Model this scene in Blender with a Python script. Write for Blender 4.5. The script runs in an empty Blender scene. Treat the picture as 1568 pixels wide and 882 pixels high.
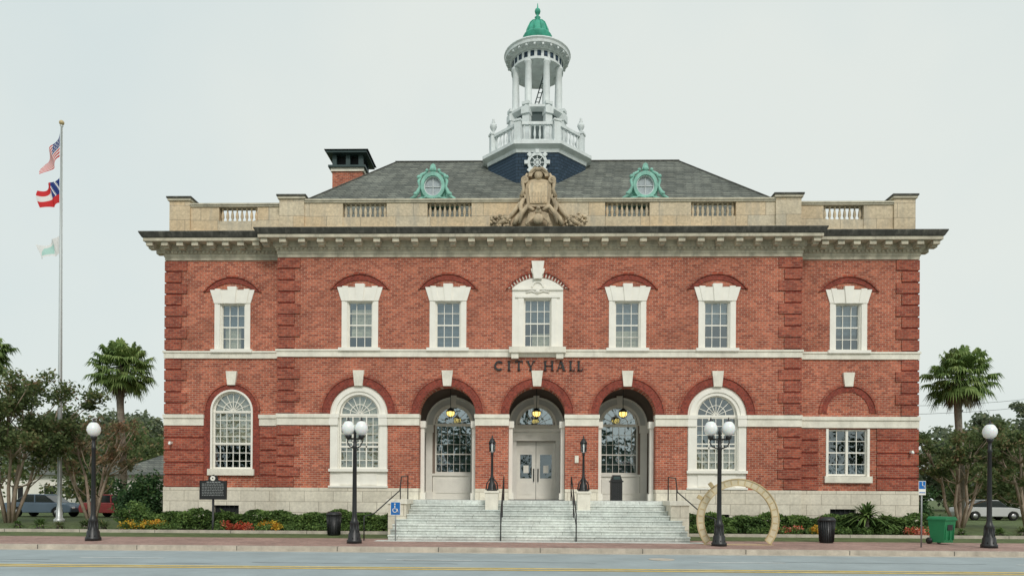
import bpy, bmesh, math, random
from math import sin, cos, pi, radians, sqrt, atan2
from mathutils import Vector, Matrix
from mathutils.geometry import tessellate_polygon
random.seed(7)
R = random.random
def U(a, b): return a + (b - a) * R()
scene = bpy.context.scene

# ------------------------------------------------------------------ materials
MATS = {}
def _base(name):
    m = bpy.data.materials.new(name); m.use_nodes = True
    nt = m.node_tree; bs = nt.nodes['Principled BSDF']
    MATS[name] = m
    return m, nt, bs
def _pos(nt):
    g = nt.nodes.new('ShaderNodeNewGeometry'); return g.outputs['Position']
def _noise(nt, vec, scale, detail=4, rough=.6):
    n = nt.nodes.new('ShaderNodeTexNoise'); n.inputs['Scale'].default_value = scale
    n.inputs['Detail'].default_value = detail; n.inputs['Roughness'].default_value = rough
    nt.links.new(vec, n.inputs['Vector']); return n.outputs['Fac']
def _ramp(nt, fac, stops):
    r = nt.nodes.new('ShaderNodeValToRGB'); e = r.color_ramp.elements
    e[0].position = stops[0][0]; e[0].color = (*stops[0][1], 1)
    e[1].position = stops[-1][0]; e[1].color = (*stops[-1][1], 1)
    for p, c in stops[1:-1]:
        k = e.new(p); k.color = (*c, 1)
    nt.links.new(fac, r.inputs['Fac']); return r.outputs['Color']
def _mix(nt, fac, a, b, mode='MIX'):
    m = nt.nodes.new('ShaderNodeMix'); m.data_type = 'RGBA'; m.blend_type = mode
    for s, v in ((0, fac), (6, a), (7, b)):
        if isinstance(v, bpy.types.NodeSocket): nt.links.new(v, m.inputs[s])
        elif isinstance(v, (float, int)): m.inputs[s].default_value = v
        else: m.inputs[s].default_value = (*v, 1)
    return m.outputs[2]
def _scalevec(nt, vec, s):
    mp = nt.nodes.new('ShaderNodeMapping'); mp.inputs['Scale'].default_value = s
    nt.links.new(vec, mp.inputs['Vector']); return mp.outputs['Vector']
def _bump(nt, bs, h, strength, dist=.02):
    b = nt.nodes.new('ShaderNodeBump'); b.inputs['Strength'].default_value = strength
    b.inputs['Distance'].default_value = dist
    nt.links.new(h, b.inputs['Height']); nt.links.new(b.outputs['Normal'], bs.inputs['Normal'])
def dirt(c, k): return tuple(v * k for v in c)

def plain(name, col, rough=.6, var=.25, scale=1.2, metal=0, bump=.2, streak=0., dark=(.08, .08, .07), spec=.3):
    m, nt, bs = _base(name); p = _pos(nt)
    n = _noise(nt, p, scale, 6, .65)
    c = _ramp(nt, n, [(.3, dirt(col, 1 - var)), (.7, tuple(min(1, v * (1 + var * .4)) for v in col))])
    if streak > 0:
        s = _noise(nt, _scalevec(nt, p, (2.2, 2.2, .35)), 1.6, 6, .7)
        f = _ramp(nt, s, [(.5, (0, 0, 0)), (.75, (streak,) * 3)])
        c = _mix(nt, f, c, dark)
    nt.links.new(c, bs.inputs['Base Color'])
    bs.inputs['Roughness'].default_value = rough; bs.inputs['Metallic'].default_value = metal
    bs.inputs['Specular IOR Level'].default_value = spec
    if bump: _bump(nt, bs, _noise(nt, p, 22, 3), bump, .01)
    return m

def brickmat(name, c1, c2, mortar, bw, bh, msize=.12, plane='wall', rough=.85, big=.25, bump=.5, streak=0., offset=.5, bias=0., dark=(.06,.05,.05)):
    m, nt, bs = _base(name); p = _pos(nt)
    sx = nt.nodes.new('ShaderNodeSeparateXYZ'); nt.links.new(p, sx.inputs[0])
    cb = nt.nodes.new('ShaderNodeCombineXYZ')
    if plane == 'wall':
        a = nt.nodes.new('ShaderNodeMath'); a.operation = 'ADD'
        nt.links.new(sx.outputs[0], a.inputs[0]); nt.links.new(sx.outputs[1], a.inputs[1])
        nt.links.new(a.outputs[0], cb.inputs[0]); nt.links.new(sx.outputs[2], cb.inputs[1])
    else:
        nt.links.new(sx.outputs[0], cb.inputs[0]); nt.links.new(sx.outputs[1], cb.inputs[1])
    bt = nt.nodes.new('ShaderNodeTexBrick')
    bt.inputs['Scale'].default_value = 1; bt.inputs['Brick Width'].default_value = bw
    bt.inputs['Row Height'].default_value = bh; bt.inputs['Mortar Size'].default_value = bh * msize
    bt.inputs['Mortar Smooth'].default_value = .3; bt.inputs['Bias'].default_value = bias; bt.offset = offset
    bt.inputs['Color1'].default_value = (*c1, 1); bt.inputs['Color2'].default_value = (*c2, 1)
    bt.inputs['Mortar'].default_value = (*mortar, 1)
    nt.links.new(cb.outputs[0], bt.inputs['Vector'])
    n = _noise(nt, p, .55, 6, .7)
    f = _ramp(nt, n, [(.3, (1 - big,) * 3), (.7, (1 + big * .4,) * 3)])
    c = _mix(nt, 1.0, bt.outputs['Color'], f, 'MULTIPLY')
    n2 = _noise(nt, p, 9, 3, .7)
    f2 = _ramp(nt, n2, [(.3, (1 - big * .9,) * 3), (.7, (1 + big * .5,) * 3)])
    c = _mix(nt, 1.0, c, f2, 'MULTIPLY')
    if streak > 0:
        s = _noise(nt, _scalevec(nt, p, (2.0, 2.0, .3)), 1.2, 6, .7)
        fs = _ramp(nt, s, [(.5, (0, 0, 0)), (.78, (streak,) * 3)])
        c = _mix(nt, fs, c, dark)
    nt.links.new(c, bs.inputs['Base Color'])
    bs.inputs['Roughness'].default_value = rough; bs.inputs['Specular IOR Level'].default_value = .25
    iv = nt.nodes.new('ShaderNodeMath'); iv.operation = 'SUBTRACT'; iv.inputs[0].default_value = 1
    nt.links.new(bt.outputs['Fac'], iv.inputs[1]); _bump(nt, bs, iv.outputs[0], bump, .01)
    return m

def leafmat(name, stops, rough=.6, trans=.25):
    m, nt, bs = _base(name)
    g = nt.nodes.new('ShaderNodeNewGeometry')
    n = _noise(nt, g.outputs['Position'], .9, 3)
    a = nt.nodes.new('ShaderNodeMath'); a.operation = 'MULTIPLY_ADD'; a.inputs[1].default_value = .55
    nt.links.new(g.outputs['Random Per Island'], a.inputs[0])
    b = nt.nodes.new('ShaderNodeMath'); b.operation = 'MULTIPLY_ADD'; b.inputs[1].default_value = 1.4; b.inputs[2].default_value = -.45
    nt.links.new(n, b.inputs[0]); nt.links.new(b.outputs[0], a.inputs[2])
    c = _ramp(nt, a.outputs[0], stops)
    nt.links.new(c, bs.inputs['Base Color']); bs.inputs['Roughness'].default_value = rough
    bs.inputs['Specular IOR Level'].default_value = .25
    tr = nt.nodes.new('ShaderNodeBsdfTranslucent'); nt.links.new(c, tr.inputs['Color'])
    mx = nt.nodes.new('ShaderNodeMixShader'); mx.inputs[0].default_value = trans
    nt.links.new(bs.outputs[0], mx.inputs[1]); nt.links.new(tr.outputs[0], mx.inputs[2])
    nt.links.new(mx.outputs[0], nt.nodes['Material Output'].inputs['Surface'])
    return m

BR = brickmat('brick_red', (.62, .18, .10), (.33, .075, .045), (.54, .37, .28), .25, .09, .12, big=.34)
BD = brickmat('brick_dark', (.38, .07, .045), (.22, .04, .03), (.26, .11, .08), .12, .09, .12, big=.25)
BQ = brickmat('brick_quoin', (.50, .125, .072), (.27, .056, .038), (.38, .23, .17), .25, .09, .11, big=.32)
ST = brickmat('stone_base', (.84, .78, .65), (.74, .68, .56), (.44, .39, .31), 1.25, .46, .03, big=.18, bump=.3, streak=.4, dark=(.42, .38, .31))
SP = brickmat('stone_parapet', (.74, .57, .37), (.70, .61, .46), (.38, .31, .23), 1.5, .62, .02, big=.25, bump=.2, streak=.75, dark=(.33, .32, .28))
LS = plain('limestone', (.85, .81, .70), .8, .2, 2., streak=.4, dark=(.45, .42, .36))
SC = plain('carved_stone', (.60, .48, .33), .85, .45, 2.5, bump=.8, streak=.75, dark=(.16, .14, .11))
CO = plain('cornice_stone', (.60, .55, .43), .8, .32, 2., streak=.65, dark=(.2, .19, .16))
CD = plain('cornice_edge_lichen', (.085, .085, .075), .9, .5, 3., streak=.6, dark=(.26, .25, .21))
WH = plain('white_paint', (.90, .87, .79), .5, .08, 2., bump=.05, streak=.12, dark=(.5, .48, .42))
WG = plain('cupola_paint', (.74, .78, .78), .5, .18, 2., bump=.05, streak=.3, dark=(.42, .42, .38))
SL = brickmat('roof_slate', (.24, .25, .215), (.135, .145, .13), (.08, .085, .08), .45, .17, .12, big=.32, bump=.8, streak=.4, dark=(.12, .12, .10))
SB = brickmat('drum_slate', (.05, .082, .125), (.035, .06, .09), (.02, .03, .04), .3, .16, .1, big=.2, bump=.5)
CU = plain('copper_verdigris', (.30, .60, .50), .6, .4, 3., streak=.55, dark=(.09, .27, .22))
CG = plain('copper_dome', (.07, .42, .29), .5, .35, 3., streak=.5, dark=(.12, .42, .32))
DG = plain('dark_panel', (.05, .08, .08), .5, .2)
BK = plain('black_iron', (.018, .019, .02), .4, .2, 4, bump=0, spec=.5)
DK = plain('dark_void', (.02, .022, .024), .8, .2, bump=0)
GG = plain('oculus_glass', (.42, .47, .50), .1, .3, 6., bump=0, spec=.6)
PL = plain('porch_plaster_shaded', (.24, .19, .155), .8, .2)  # plaster taken down to dark brown, porch shade put into its colour
PF = plain('porch_grey_panel', (.62, .63, .60), .6, .12)
STP = brickmat('step_stone', (.82, .85, .80), (.70, .74, .70), (.36, .38, .35), 1.35, .17, .05, big=.28, bump=.2, streak=.4, dark=(.40, .40, .35))
def glassmat(name, refl, tint=(.80, .9, .95)):
    m, nt, bs = _base(name)
    nt.nodes.remove(bs)
    t = nt.nodes.new('ShaderNodeBsdfTransparent'); t.inputs[0].default_value = (.78, .83, .85, 1)
    g = nt.nodes.new('ShaderNodeBsdfGlossy'); g.inputs['Color'].default_value = (*tint, 1); g.inputs['Roughness'].default_value = .03
    p = _pos(nt); b = nt.nodes.new('ShaderNodeBump'); b.inputs['Strength'].default_value = .4; b.inputs['Distance'].default_value = .04
    nt.links.new(_noise(nt, p, 1.8, 2), b.inputs['Height']); nt.links.new(b.outputs[0], g.inputs['Normal'])
    mx = nt.nodes.new('ShaderNodeMixShader'); mx.inputs[0].default_value = refl
    nt.links.new(t.outputs[0], mx.inputs[1]); nt.links.new(g.outputs[0], mx.inputs[2])
    nt.links.new(mx.outputs[0], nt.nodes['Material Output'].inputs['Surface']); return m
GL = glassmat('window_glass', .22)
GLP = glassmat('porch_window_glass', .42)
BLI = brickmat('blind_slats', (.86, .78, .55), (.74, .68, .48), (.25, .22, .16), 40, .06, .22, big=.4, bump=.3)
BLD = brickmat('curtain_grey', (.24, .29, .31), (.18, .23, .25), (.07, .09, .10), 40, .06, .25, big=.4, bump=.3)
AMB, nt_, bs_ = _base('lamp_amber_glow'); bs_.inputs['Base Color'].default_value = (.9, .6, .15, 1)
bs_.inputs['Emission Color'].default_value = (1, .72, .2, 1); bs_.inputs['Emission Strength'].default_value = 1.8
GLB, nt_, bs_ = _base('lamp_globe'); bs_.inputs['Base Color'].default_value = (.88, .90, .89, 1); bs_.inputs['Roughness'].default_value = .25
bs_.inputs['Subsurface Weight'].default_value = .2

# ------------------------------------------------------------------ builder
class B:
    def __init__(s): s.v = []; s.f = []; s.mi = []; s.sm = []; s.mats = []; s.M = None
    def add(s, verts, faces, mat, smooth=False):
        if mat not in s.mats: s.mats.append(mat)
        k = s.mats.index(mat); o = len(s.v)
        if s.M is not None: verts = [tuple(s.M @ Vector(v)) for v in verts]
        s.v += [tuple(v) for v in verts]
        for f in faces:
            s.f.append(tuple(i + o for i in f)); s.mi.append(k); s.sm.append(smooth)
    def box(s, x0, x1, y0, y1, z0, z1, mat):
        v = [(x, y, z) for z in (z0, z1) for y in (y0, y1) for x in (x0, x1)]
        s.add(v, [(0, 2, 3, 1), (4, 5, 7, 6), (0, 1, 5, 4), (2, 6, 7, 3), (0, 4, 6, 2), (1, 3, 7, 5)], mat)
    def plate(s, outer, holes, y0, y1, mat):
        loops = [outer] + list(holes)
        tri = tessellate_polygon([[Vector((p[0], p[1], 0)) for p in l] for l in loops])
        flat = [p for l in loops for p in l]; n = len(flat)
        v = [(p[0], y0, p[1]) for p in flat] + [(p[0], y1, p[1]) for p in flat]
        f = [tuple(t) for t in tri] + [tuple(i + n for i in reversed(t)) for t in tri]
        o = 0
        for l in loops:
            k = len(l)
            for i in range(k):
                j = (i + 1) % k; f.append((o + i, o + j, n + o + j, n + o + i))
            o += k
        s.add(v, f, mat)
    def hplate(s, outer, z0, z1, mat):
        M0 = s.M
        T = Matrix(((1, 0, 0, 0), (0, 0, 1, 0), (0, 1, 0, 0), (0, 0, 0, 1)))
        s.M = T if M0 is None else M0 @ T
        s.plate(outer, [], z0, z1, mat); s.M = M0
    def arc(s, cx, cz, r0, r1, a0, a1, y0, y1, mat, n=20, sx=1., sz=1.):
        v = []; f = []
        for i in range(n + 1):
            a = a0 + (a1 - a0) * i / n; c, d = cos(a) * sx, sin(a) * sz
            v += [(cx + r0 * c, y0, cz + r0 * d), (cx + r1 * c, y0, cz + r1 * d), (cx + r1 * c, y1, cz + r1 * d), (cx + r0 * c, y1, cz + r0 * d)]
        for i in range(n):
            for k in range(4):
                f.append((4 * i + k, 4 * i + (k + 1) % 4, 4 * i + 4 + (k + 1) % 4, 4 * i + 4 + k))
        full = abs(abs(a1 - a0) - 2 * pi) < 1e-4
        if not full: f += [(0, 3, 2, 1), (4 * n, 4 * n + 1, 4 * n + 2, 4 * n + 3)]
        s.add(v, f, mat)
    def lathe(s, cx, cy, prof, mat, n=20, a0=0., smooth=True, sy=1.):
        v = []; f = []; m = len(prof)
        for r, z in prof:
            for i in range(n):
                a = a0 + 2 * pi * i / n; v.append((cx + r * cos(a), cy + sy * r * sin(a), z))
        for j in range(m - 1):
            for i in range(n):
                k = (i + 1) % n; f.append((j * n + i, j * n + k, (j + 1) * n + k, (j + 1) * n + i))
        if prof[0][0] > .001: f.append(tuple(reversed(range(n))))
        if prof[-1][0] > .001: f.append(tuple(range((m - 1) * n, m * n)))
        s.add(v, f, mat, smooth)
    def ball(s, c, r, mat, n=14, sx=1, sy=1, sz=1):
        v = []; f = []; h = n // 2
        for j in range(h + 1):
            t = -pi / 2 + pi * j / h
            for i in range(n):
                a = 2 * pi * i / n
                v.append((c[0] + r * sx * cos(t) * cos(a), c[1] + r * sy * cos(t) * sin(a), c[2] + r * sz * sin(t)))
        for j in range(h):
            for i in range(n):
                k = (i + 1) % n; f.append((j * n + i, j * n + k, (j + 1) * n + k, (j + 1) * n + i))
        s.add(v, f, mat, True)
    def tube(s, pts, rad, mat, n=8, smooth=True):
        pts = [Vector(p) for p in pts]
        if not isinstance(rad, (list, tuple)): rad = [rad] * len(pts)
        v = []; f = []
        up = None
        for i, p in enumerate(pts):
            d = (pts[min(i + 1, len(pts) - 1)] - pts[max(i - 1, 0)]).normalized()
            if up is None:
                up = Vector((0, 0, 1)) if abs(d.z) < .9 else Vector((1, 0, 0))
            a = d.cross(up).normalized(); b = a.cross(d).normalized(); up = b
            for k in range(n):
                t = 2 * pi * k / n; q = p + (a * cos(t) + b * sin(t)) * rad[i]; v.append(tuple(q))
        for i in range(len(pts) - 1):
            for k in range(n):
                l = (k + 1) % n; f.append((i * n + k, i * n + l, (i + 1) * n + l, (i + 1) * n + k))
        f += [tuple(reversed(range(n))), tuple(range((len(pts) - 1) * n, len(pts) * n))]
        s.add(v, f, mat, smooth)
    def sweep(s, path, prof, mats, closed=True):
        n = len(path); off = []
        for i in range(n):
            p0, p1, p2 = path[i - 1], path[i], path[(i + 1) % n]
            def nrm(a, b):
                dx, dy = b[0] - a[0], b[1] - a[1]; l = sqrt(dx * dx + dy * dy); return (dy / l, -dx / l)
            n1 = nrm(p0, p1); n2 = nrm(p1, p2); off.append((n1[0] + n2[0], n1[1] + n2[1]))
        for j in range(len(prof) - 1):
            (o0, z0), (o1, z1) = prof[j], prof[j + 1]
            v = []; f = []
            for i in range(n):
                v.append((path[i][0] + off[i][0] * o0, path[i][1] + off[i][1] * o0, z0))
                v.append((path[i][0] + off[i][0] * o1, path[i][1] + off[i][1] * o1, z1))
            for i in range(n):
                k = (i + 1) % n; f.append((2 * i, 2 * k, 2 * k + 1, 2 * i + 1))
            s.add(v, f, mats[j] if isinstance(mats, list) else mats)
    def obj(s, name, parent=None, recalc=True, bevel=0):
        me = bpy.data.meshes.new(name); me.from_pydata(s.v, [], s.f)
        for m in s.mats: me.materials.append(m)
        me.polygons.foreach_set('material_index', s.mi); me.polygons.foreach_set('use_smooth', s.sm)
        if recalc:
            bm = bmesh.new(); bm.from_mesh(me); bmesh.ops.recalc_face_normals(bm, faces=bm.faces); bm.to_mesh(me); bm.free()
        me.update()
        o = bpy.data.objects.new(name, me); scene.collection.objects.link(o)
        if parent: o.parent = parent
        if bevel:
            md = o.modifiers.new('bev', 'BEVEL'); md.width = bevel; md.segments = 1; md.limit_method = 'ANGLE'
        return o
def empty(name, loc=(0, 0, 0)):
    o = bpy.data.objects.new(name, None); scene.collection.objects.link(o); o.location = (0, 0, 0); return o

def arch_pts(cx, cz, r, a0=0., a1=pi, n=24):
    return [(cx + r * cos(a0 + (a1 - a0) * i / n), cz + r * sin(a0 + (a1 - a0) * i / n)) for i in range(n + 1)]
def seg_pts(cx, half, zs, sag, n=12):
    Rr = (half * half + sag * sag) / (2 * sag); a = math.asin(half / Rr); zc = zs + sag - Rr
    return [(cx + Rr * sin(a - 2 * a * i / n), zc + Rr * cos(a - 2 * a * i / n)) for i in range(n + 1)]

# ================================================================== CITY HALL
hall = empty('city_hall')
BT, SPR, BELT0, BELT1, WT = 1.98, 5.12, 7.58, 7.90, 11.84
PX = 11.1; WX = 16.2; WY = .4
ARX = 7.63; PORX = 3.83; W2 = [-7.6, -3.82, 3.82, 7.6]; WWX = 13.28

w = B()
bot = [(-PX, BT)]
for cx, r in ((-ARX, 1.25), (-PORX, 1.21), (0, 1.21), (PORX, 1.21), (ARX, 1.25)):
    bot += [(cx - r, BT)] + list(reversed(arch_pts(cx, SPR, r))) + [(cx + r, BT)]
bot += [(PX, BT), (PX, WT + .1), (-PX, WT + .1)]
holes = [[(x - .78, BELT1 + .02), (x + .78, BELT1 + .02), (x + .78, 10.6), (x - .78, 10.6)] for x in W2]
holes.append([(-1.06, BELT1 + .02), (1.06, BELT1 + .02)] + seg_pts(0, 1.06, 10.5, .44))
w.plate(bot, holes, 0, .55, BR)
for sgn in (-1, 1):
    x0, x1 = sorted((sgn * (PX - .2), sgn * WX)); cx = sgn * WWX
    hs = [[(cx - .78, BELT1 + .02), (cx + .78, BELT1 + .02), (cx + .78, 10.6), (cx - .78, 10.6)]]
    if sgn < 0: hs.append([(cx - .86, 2.75)] + list(reversed(arch_pts(cx, 5.3, .86))) + [(cx + .86, 2.75)])
    else: hs.append([(cx - .9, 2.55), (cx + .9, 2.55), (cx + .9, 4.62), (cx - .9, 4.62)])
    w.plate([(x0, BT), (x1, BT), (x1, WT + .1), (x0, WT + .1)], hs, WY, WY + .5, BR)
w.box(-WX, -WX + .4, WY + .5, 20, BT, WT + .1, BR); w.box(WX - .4, WX, WY + .5, 20, BT, WT + .1, BR)
w.box(-WX + .4, WX - .4, 19.6, 20, BT, WT + .1, BR)
w.obj('brick_walls', hall)

fl = B()
fl.box(-WX + .45, WX - .45, 3.05, 19.55, 1.2, 1.5, DK); fl.box(-WX + .45, WX - .45, .95, 19.55, 7.15, 7.35, DK)
fl.box(-WX + .45, WX - .45, 4.5, 4.7, 1.5, 7.15, DK); fl.box(-WX + .45, WX - .45, 4.5, 4.7, 7.35, 11.8, DK)
fl.obj('interior_floors', hall)

b = B()
o = [(-PX - .06, -.3), (-PX - .06, BT)]
for i, cx in enumerate((-PORX, 0, PORX)): o += [(cx - 1.21, BT), (cx - 1.21, 1.45), (cx + 1.21, 1.45), (cx + 1.21, BT)]
o += [(PX + .06, BT), (PX + .06, -.3)]
bh = []
for c0 in (-7.6, 7.6): bh.append([(c0 - .55, .35), (c0 + .55, .35), (c0 + .55, .95), (c0 - .55, .95)])
b.plate(o, bh, -.06, .5, ST)
for sgn in (-1, 1):
    x0, x1 = sorted((sgn * (PX - .3), sgn * (WX + .07))); c0 = sgn * WWX - .2
    b.plate([(x0, -.3), (x1, -.3), (x1, BT), (x0, BT)], [[(c0 - .55, .6), (c0 + .55, .6), (c0 + .55, 1.2), (c0 - .55, 1.2)]], WY - .06, WY + .5, ST)
    b.box(c0 - .56, c0 + .56, WY + .1, WY + .14, .59, 1.21, DK)
    b.box(sgn * 7.6 - .56, sgn * 7.6 + .56, .1, .14, .34, .96, DK)
    for k in range(6):
        xx = c0 - .5 + k * .2; b.box(xx, xx + .02, WY + .02, WY + .04, .6, 1.2, BK)
        xx = sgn * 7.6 - .5 + k * .2; b.box(xx, xx + .02, .02, .04, .35, .95, BK)
b.box(-WX - .06, -WX + .3, WY + .5, 20.06, -.3, BT, ST); b.box(WX - .3, WX + .06, WY + .5, 20.06, -.3, BT, ST)
b.box(-WX + .3, WX - .3, 19.7, 20.06, -.3, BT, ST)
b.obj('stone_base', hall)

b = B()
front = [(-WX, 20), (-WX, WY), (-PX, WY), (-PX, 0), (PX, 0), (PX, WY), (WX, WY), (WX, 20)]
b.sweep(front, [(0, BELT0), (.07, BELT0), (.07, BELT0 + .22), (.11, BELT0 + .24), (.11, BELT1), (0, BELT1 + .02)], LS)
def course(x0, x1, y, p=.08):
    b.box(x0, x1, y - p, y + .3, 4.66, 4.98, LS); b.box(x0 - .02, x1 + .02, y - p - .05, y + .3, 4.98, SPR + .02, LS)
course(-PX - .05, -ARX - 1.25, 0); course(ARX + 1.25, PX + .05, 0)
course(-ARX + 1.25, -PORX - 1.19, 0); course(PORX + 1.19, ARX - 1.25, 0)
for s_ in (-1, 1): course(*sorted((s_ * (PORX - 1.19), s_ * 1.19)), 0)
course(-WX - .06, -WWX - 1.22, WY); course(-WWX + 1.22, -PX - .2, WY)
course(PX + .2, WX + .06, WY)
for s_ in (-1, 1):
    x = s_ * WX; b.box(min(x, x + s_ * .07), max(x, x + s_ * .07), WY + .3, 20, 4.66, SPR, LS)
def key(cx, z0, z1, h0, h1, y, p=.12, m=LS):
    b.plate([(cx - h0, z0), (cx + h0, z0), (cx + h1, z1), (cx - h1, z1)], [], y - p, y + .2, m)
for cx in (-ARX, -PORX, 0, PORX, ARX): key(cx, 6.34, 7.0, .17, .24, 0)
for cx in (-WWX, WWX): key(cx, 6.42, 7.02, .17, .24, WY)
b.obj('stone_courses', hall)

b = B()
for cx in (-ARX, -PORX, 0, PORX, ARX):
    r = 1.25 if abs(cx) == ARX else 1.21
    b.arc(cx, SPR + .02, r, r + .33, 0.02, pi - .02, -.035, .3, BD, 28)
    b.arc(cx, SPR + .02, r + .33, r + .42, 0.02, pi - .02, -.075, .3, BQ, 28)
for cx in (-WWX, WWX):
    b.arc(cx, 5.3, .9, 1.15, 0.0, pi, WY - .03, WY + .3, BD, 28)
    b.arc(cx, 5.3, 1.15, 1.24, 0.0, pi, WY - .07, WY + .3, BQ, 28)
for s_ in (-1, 1):
    xx = sorted((-WWX + s_ * .9, -WWX + s_ * 1.22)); b.box(xx[0], xx[1], WY - .03, WY + .2, 2.5, 5.3, BD)
def segring(cx, y, half=.97, zs=10.5, sag=.36, t=.26, m=BD):
    i = seg_pts(cx, half, zs, sag); o = seg_pts(cx, half + t * .9, zs - .02, sag + t)
    b.plate(o + list(reversed(i)), [], y - .04, y + .1, m)
    o2 = seg_pts(cx, half + t * .9 + .08, zs - .04, sag + t + .08)
    b.plate(o2 + list(reversed(o)), [], y - .09, y + .1, BQ)
for x in W2: segring(x, 0)
for x in (-WWX, WWX): segring(x, WY)
segring(0, 0, 1.09, 10.52, .46, .2, LS)
for i in range(19):
    a = -1 + 2 * i / 18
    M0 = Matrix.Translation((0, 0, 9.42)) @ Matrix.Rotation(a * .78, 4, 'Y'); b.M = M0
    b.box(-.045, .045, -.055, .05, 1.56, 1.76, BD); b.M = None
b.obj('brick_arches', hall)

b = B()
def quoins(xe, sgn, y, z0, z1, wa=.92, wb=.68, yside=None):
    n = int(round((z1 - z0) / .47)); h = (z1 - z0) / n
    x0, x1 = sorted((xe - sgn * (wb - .02), xe + sgn * .012)); b.box(x0, x1, y - .012, y + .05, z0, z1 - .01, BD)
    for i in range(n):
        ww = wa if i % 2 else wb; xi = xe - sgn * ww
        x0, x1 = sorted((xi, xe + sgn * .055))
        b.box(x0, x1, y - .055, y + (ww if yside is None else yside), z0 + i * h + .035, z0 + (i + 1) * h - .035, BQ)
for s_ in (-1, 1):
    for z0, z1 in ((BT + .01, 4.66), (SPR + .03, BELT0), (BELT1 + .03, WT)):
        quoins(s_ * PX, s_, 0, z0, z1, yside=.3)
        if z0 > 3: quoins(s_ * WX, s_, WY, z0, z1)
    n = 5; h = (4.66 - BT) / n
    x0, x1 = sorted((s_ * 14.52, s_ * (WX + .01))); b.box(x0, x1, WY - .012, WY + .05, BT + .01, 4.65, BD)
    x0, x1 = sorted((s_ * (PX + .07), s_ * 12.0)); b.box(x0, x1, WY - .012, WY + .05, BT + .01, 4.65, BD)
    for i in range(n):
        z0 = BT + i * h + .035; z1 = BT + (i + 1) * h - .035
        x0, x1 = sorted((s_ * 14.5, s_ * (WX + .055))); b.box(x0, x1, WY - .055, WY + 1., z0, z1, BQ)
        x0, x1 = sorted((s_ * (PX + .08), s_ * 12.03)); b.box(x0, x1, WY - .055, WY + .1, z0, z1, BQ)
b.obj('brick_quoins', hall)

b = B()
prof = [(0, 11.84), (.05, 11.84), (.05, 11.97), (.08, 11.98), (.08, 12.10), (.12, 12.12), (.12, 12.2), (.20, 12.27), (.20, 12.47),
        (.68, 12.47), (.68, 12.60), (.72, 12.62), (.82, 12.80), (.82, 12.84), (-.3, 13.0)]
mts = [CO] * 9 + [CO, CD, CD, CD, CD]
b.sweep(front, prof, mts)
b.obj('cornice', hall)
b = B()
def modrow(x0, x1, y, n):
    for i in range(n):
        x = x0 + (x1 - x0) * i / (n - 1)
        b.box(x - .14, x + .14, y - .6, y - .19, 12.30, 12.46, CO); b.box(x - .11, x + .11, y - .45, y - .19, 12.22, 12.30, CO)
def dentrow(x0, x1, y):
    n = int((x1 - x0) / .17)
    for i in range(n):
        x = x0 + (x1 - x0) * (i + .5) / n; b.box(x - .045, x + .045, y - .175, y - .1, 12.12, 12.22, CO)
modrow(-PX - .45, PX + .45, 0, 30); modrow(-WX - .45, -PX - .95, WY, 8); modrow(PX + .95, WX + .45, WY, 8)
dentrow(-PX - .1, PX + .1, 0); dentrow(-WX - .1, -PX - .2, WY); dentrow(PX + .2, WX + .1, WY)
for s_ in (-1, 1):
    for i in range(26):
        y = WY + .4 + i * .76; x0, x1 = sorted((s_ * (WX + .19), s_ * (WX + .6))); b.box(x0, x1, y - .14, y + .14, 12.24, 12.46, CO)
b.obj('modillions', hall)

b = B()
PZ0, PZ1 = 12.86, 14.22
def baluster(x, y, z0=13.62, z1=14.22, m=SP, k=1.):
    h = z1 - z0
    b.lathe(x, y, [(.05 * k, z0), (.05 * k, z0 + .05), (.035 * k, z0 + .1), (.075 * k, z0 + h * .35), (.06 * k, z0 + h * .55), (.035 * k, z0 + h * .75), (.035 * k, z0 + h * .85), (.055 * k, z0 + h * .9), (.055 * k, z1)], m, 8)
def parapet(x0, x1, y, openings):
    xs = x0
    for a, c in openings + [(x1, None)]:
        b.box(xs, a, y, y + .35, 13.2, PZ1, SP)
        if c is None: break
        b.box(a, c, y + .03, y + .3, 13.2, 13.62, SP)
        n = int((c - a) / .2)
        for i in range(n): baluster(a + (c - a) * (i + .5) / n, y + .16)
        xs = c
    b.box(x0, x1, y - .05, y + .4, 12.86, 13.2, SP)
    b.box(x0, x1, y - .05, y + .40, PZ1, PZ1 + .07, CO); b.box(x0 + .002, x1 - .002, y - .09, y + .44, PZ1 + .07, PZ1 + .14, CO)
parapet(-10.05, 10.05, .1, [(-8.4, -6.5), (-4.75, -2.85), (2.85, 4.75), (6.5, 8.4)])
parapet(-15.2, -11.15, .5, [(-13.95, -12.25)]); parapet(11.15, 15.2, .5, [(12.25, 13.95)])
def pier(x0, x1, y, y1, top):
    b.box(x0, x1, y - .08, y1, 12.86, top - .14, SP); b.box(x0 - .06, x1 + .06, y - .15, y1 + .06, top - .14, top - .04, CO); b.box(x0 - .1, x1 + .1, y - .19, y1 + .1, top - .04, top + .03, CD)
for s_ in (-1, 1):
    pier(*sorted((s_ * 10.05, s_ * 11.12)), .1, .7, 14.5)
    pier(*sorted((s_ * 15.2, s_ * 16.1)), .5, 1.4, 14.6)
    x0, x1 = sorted((s_ * 15.7, s_ * 16.05)); b.box(x0, x1, 1.4, 19.9, 12.86, PZ1 + .12, SP)
b.box(-15.7, 15.7, 19.55, 19.9, 12.86, PZ1 + .1, SP)
b.box(-1.7, 1.7, -.12, .04, 12.99, 13.3, LS); b.box(-2.1, 2.1, -.2, .04, 12.84, 12.98, LS)
b.obj('parapet', hall)

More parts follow.
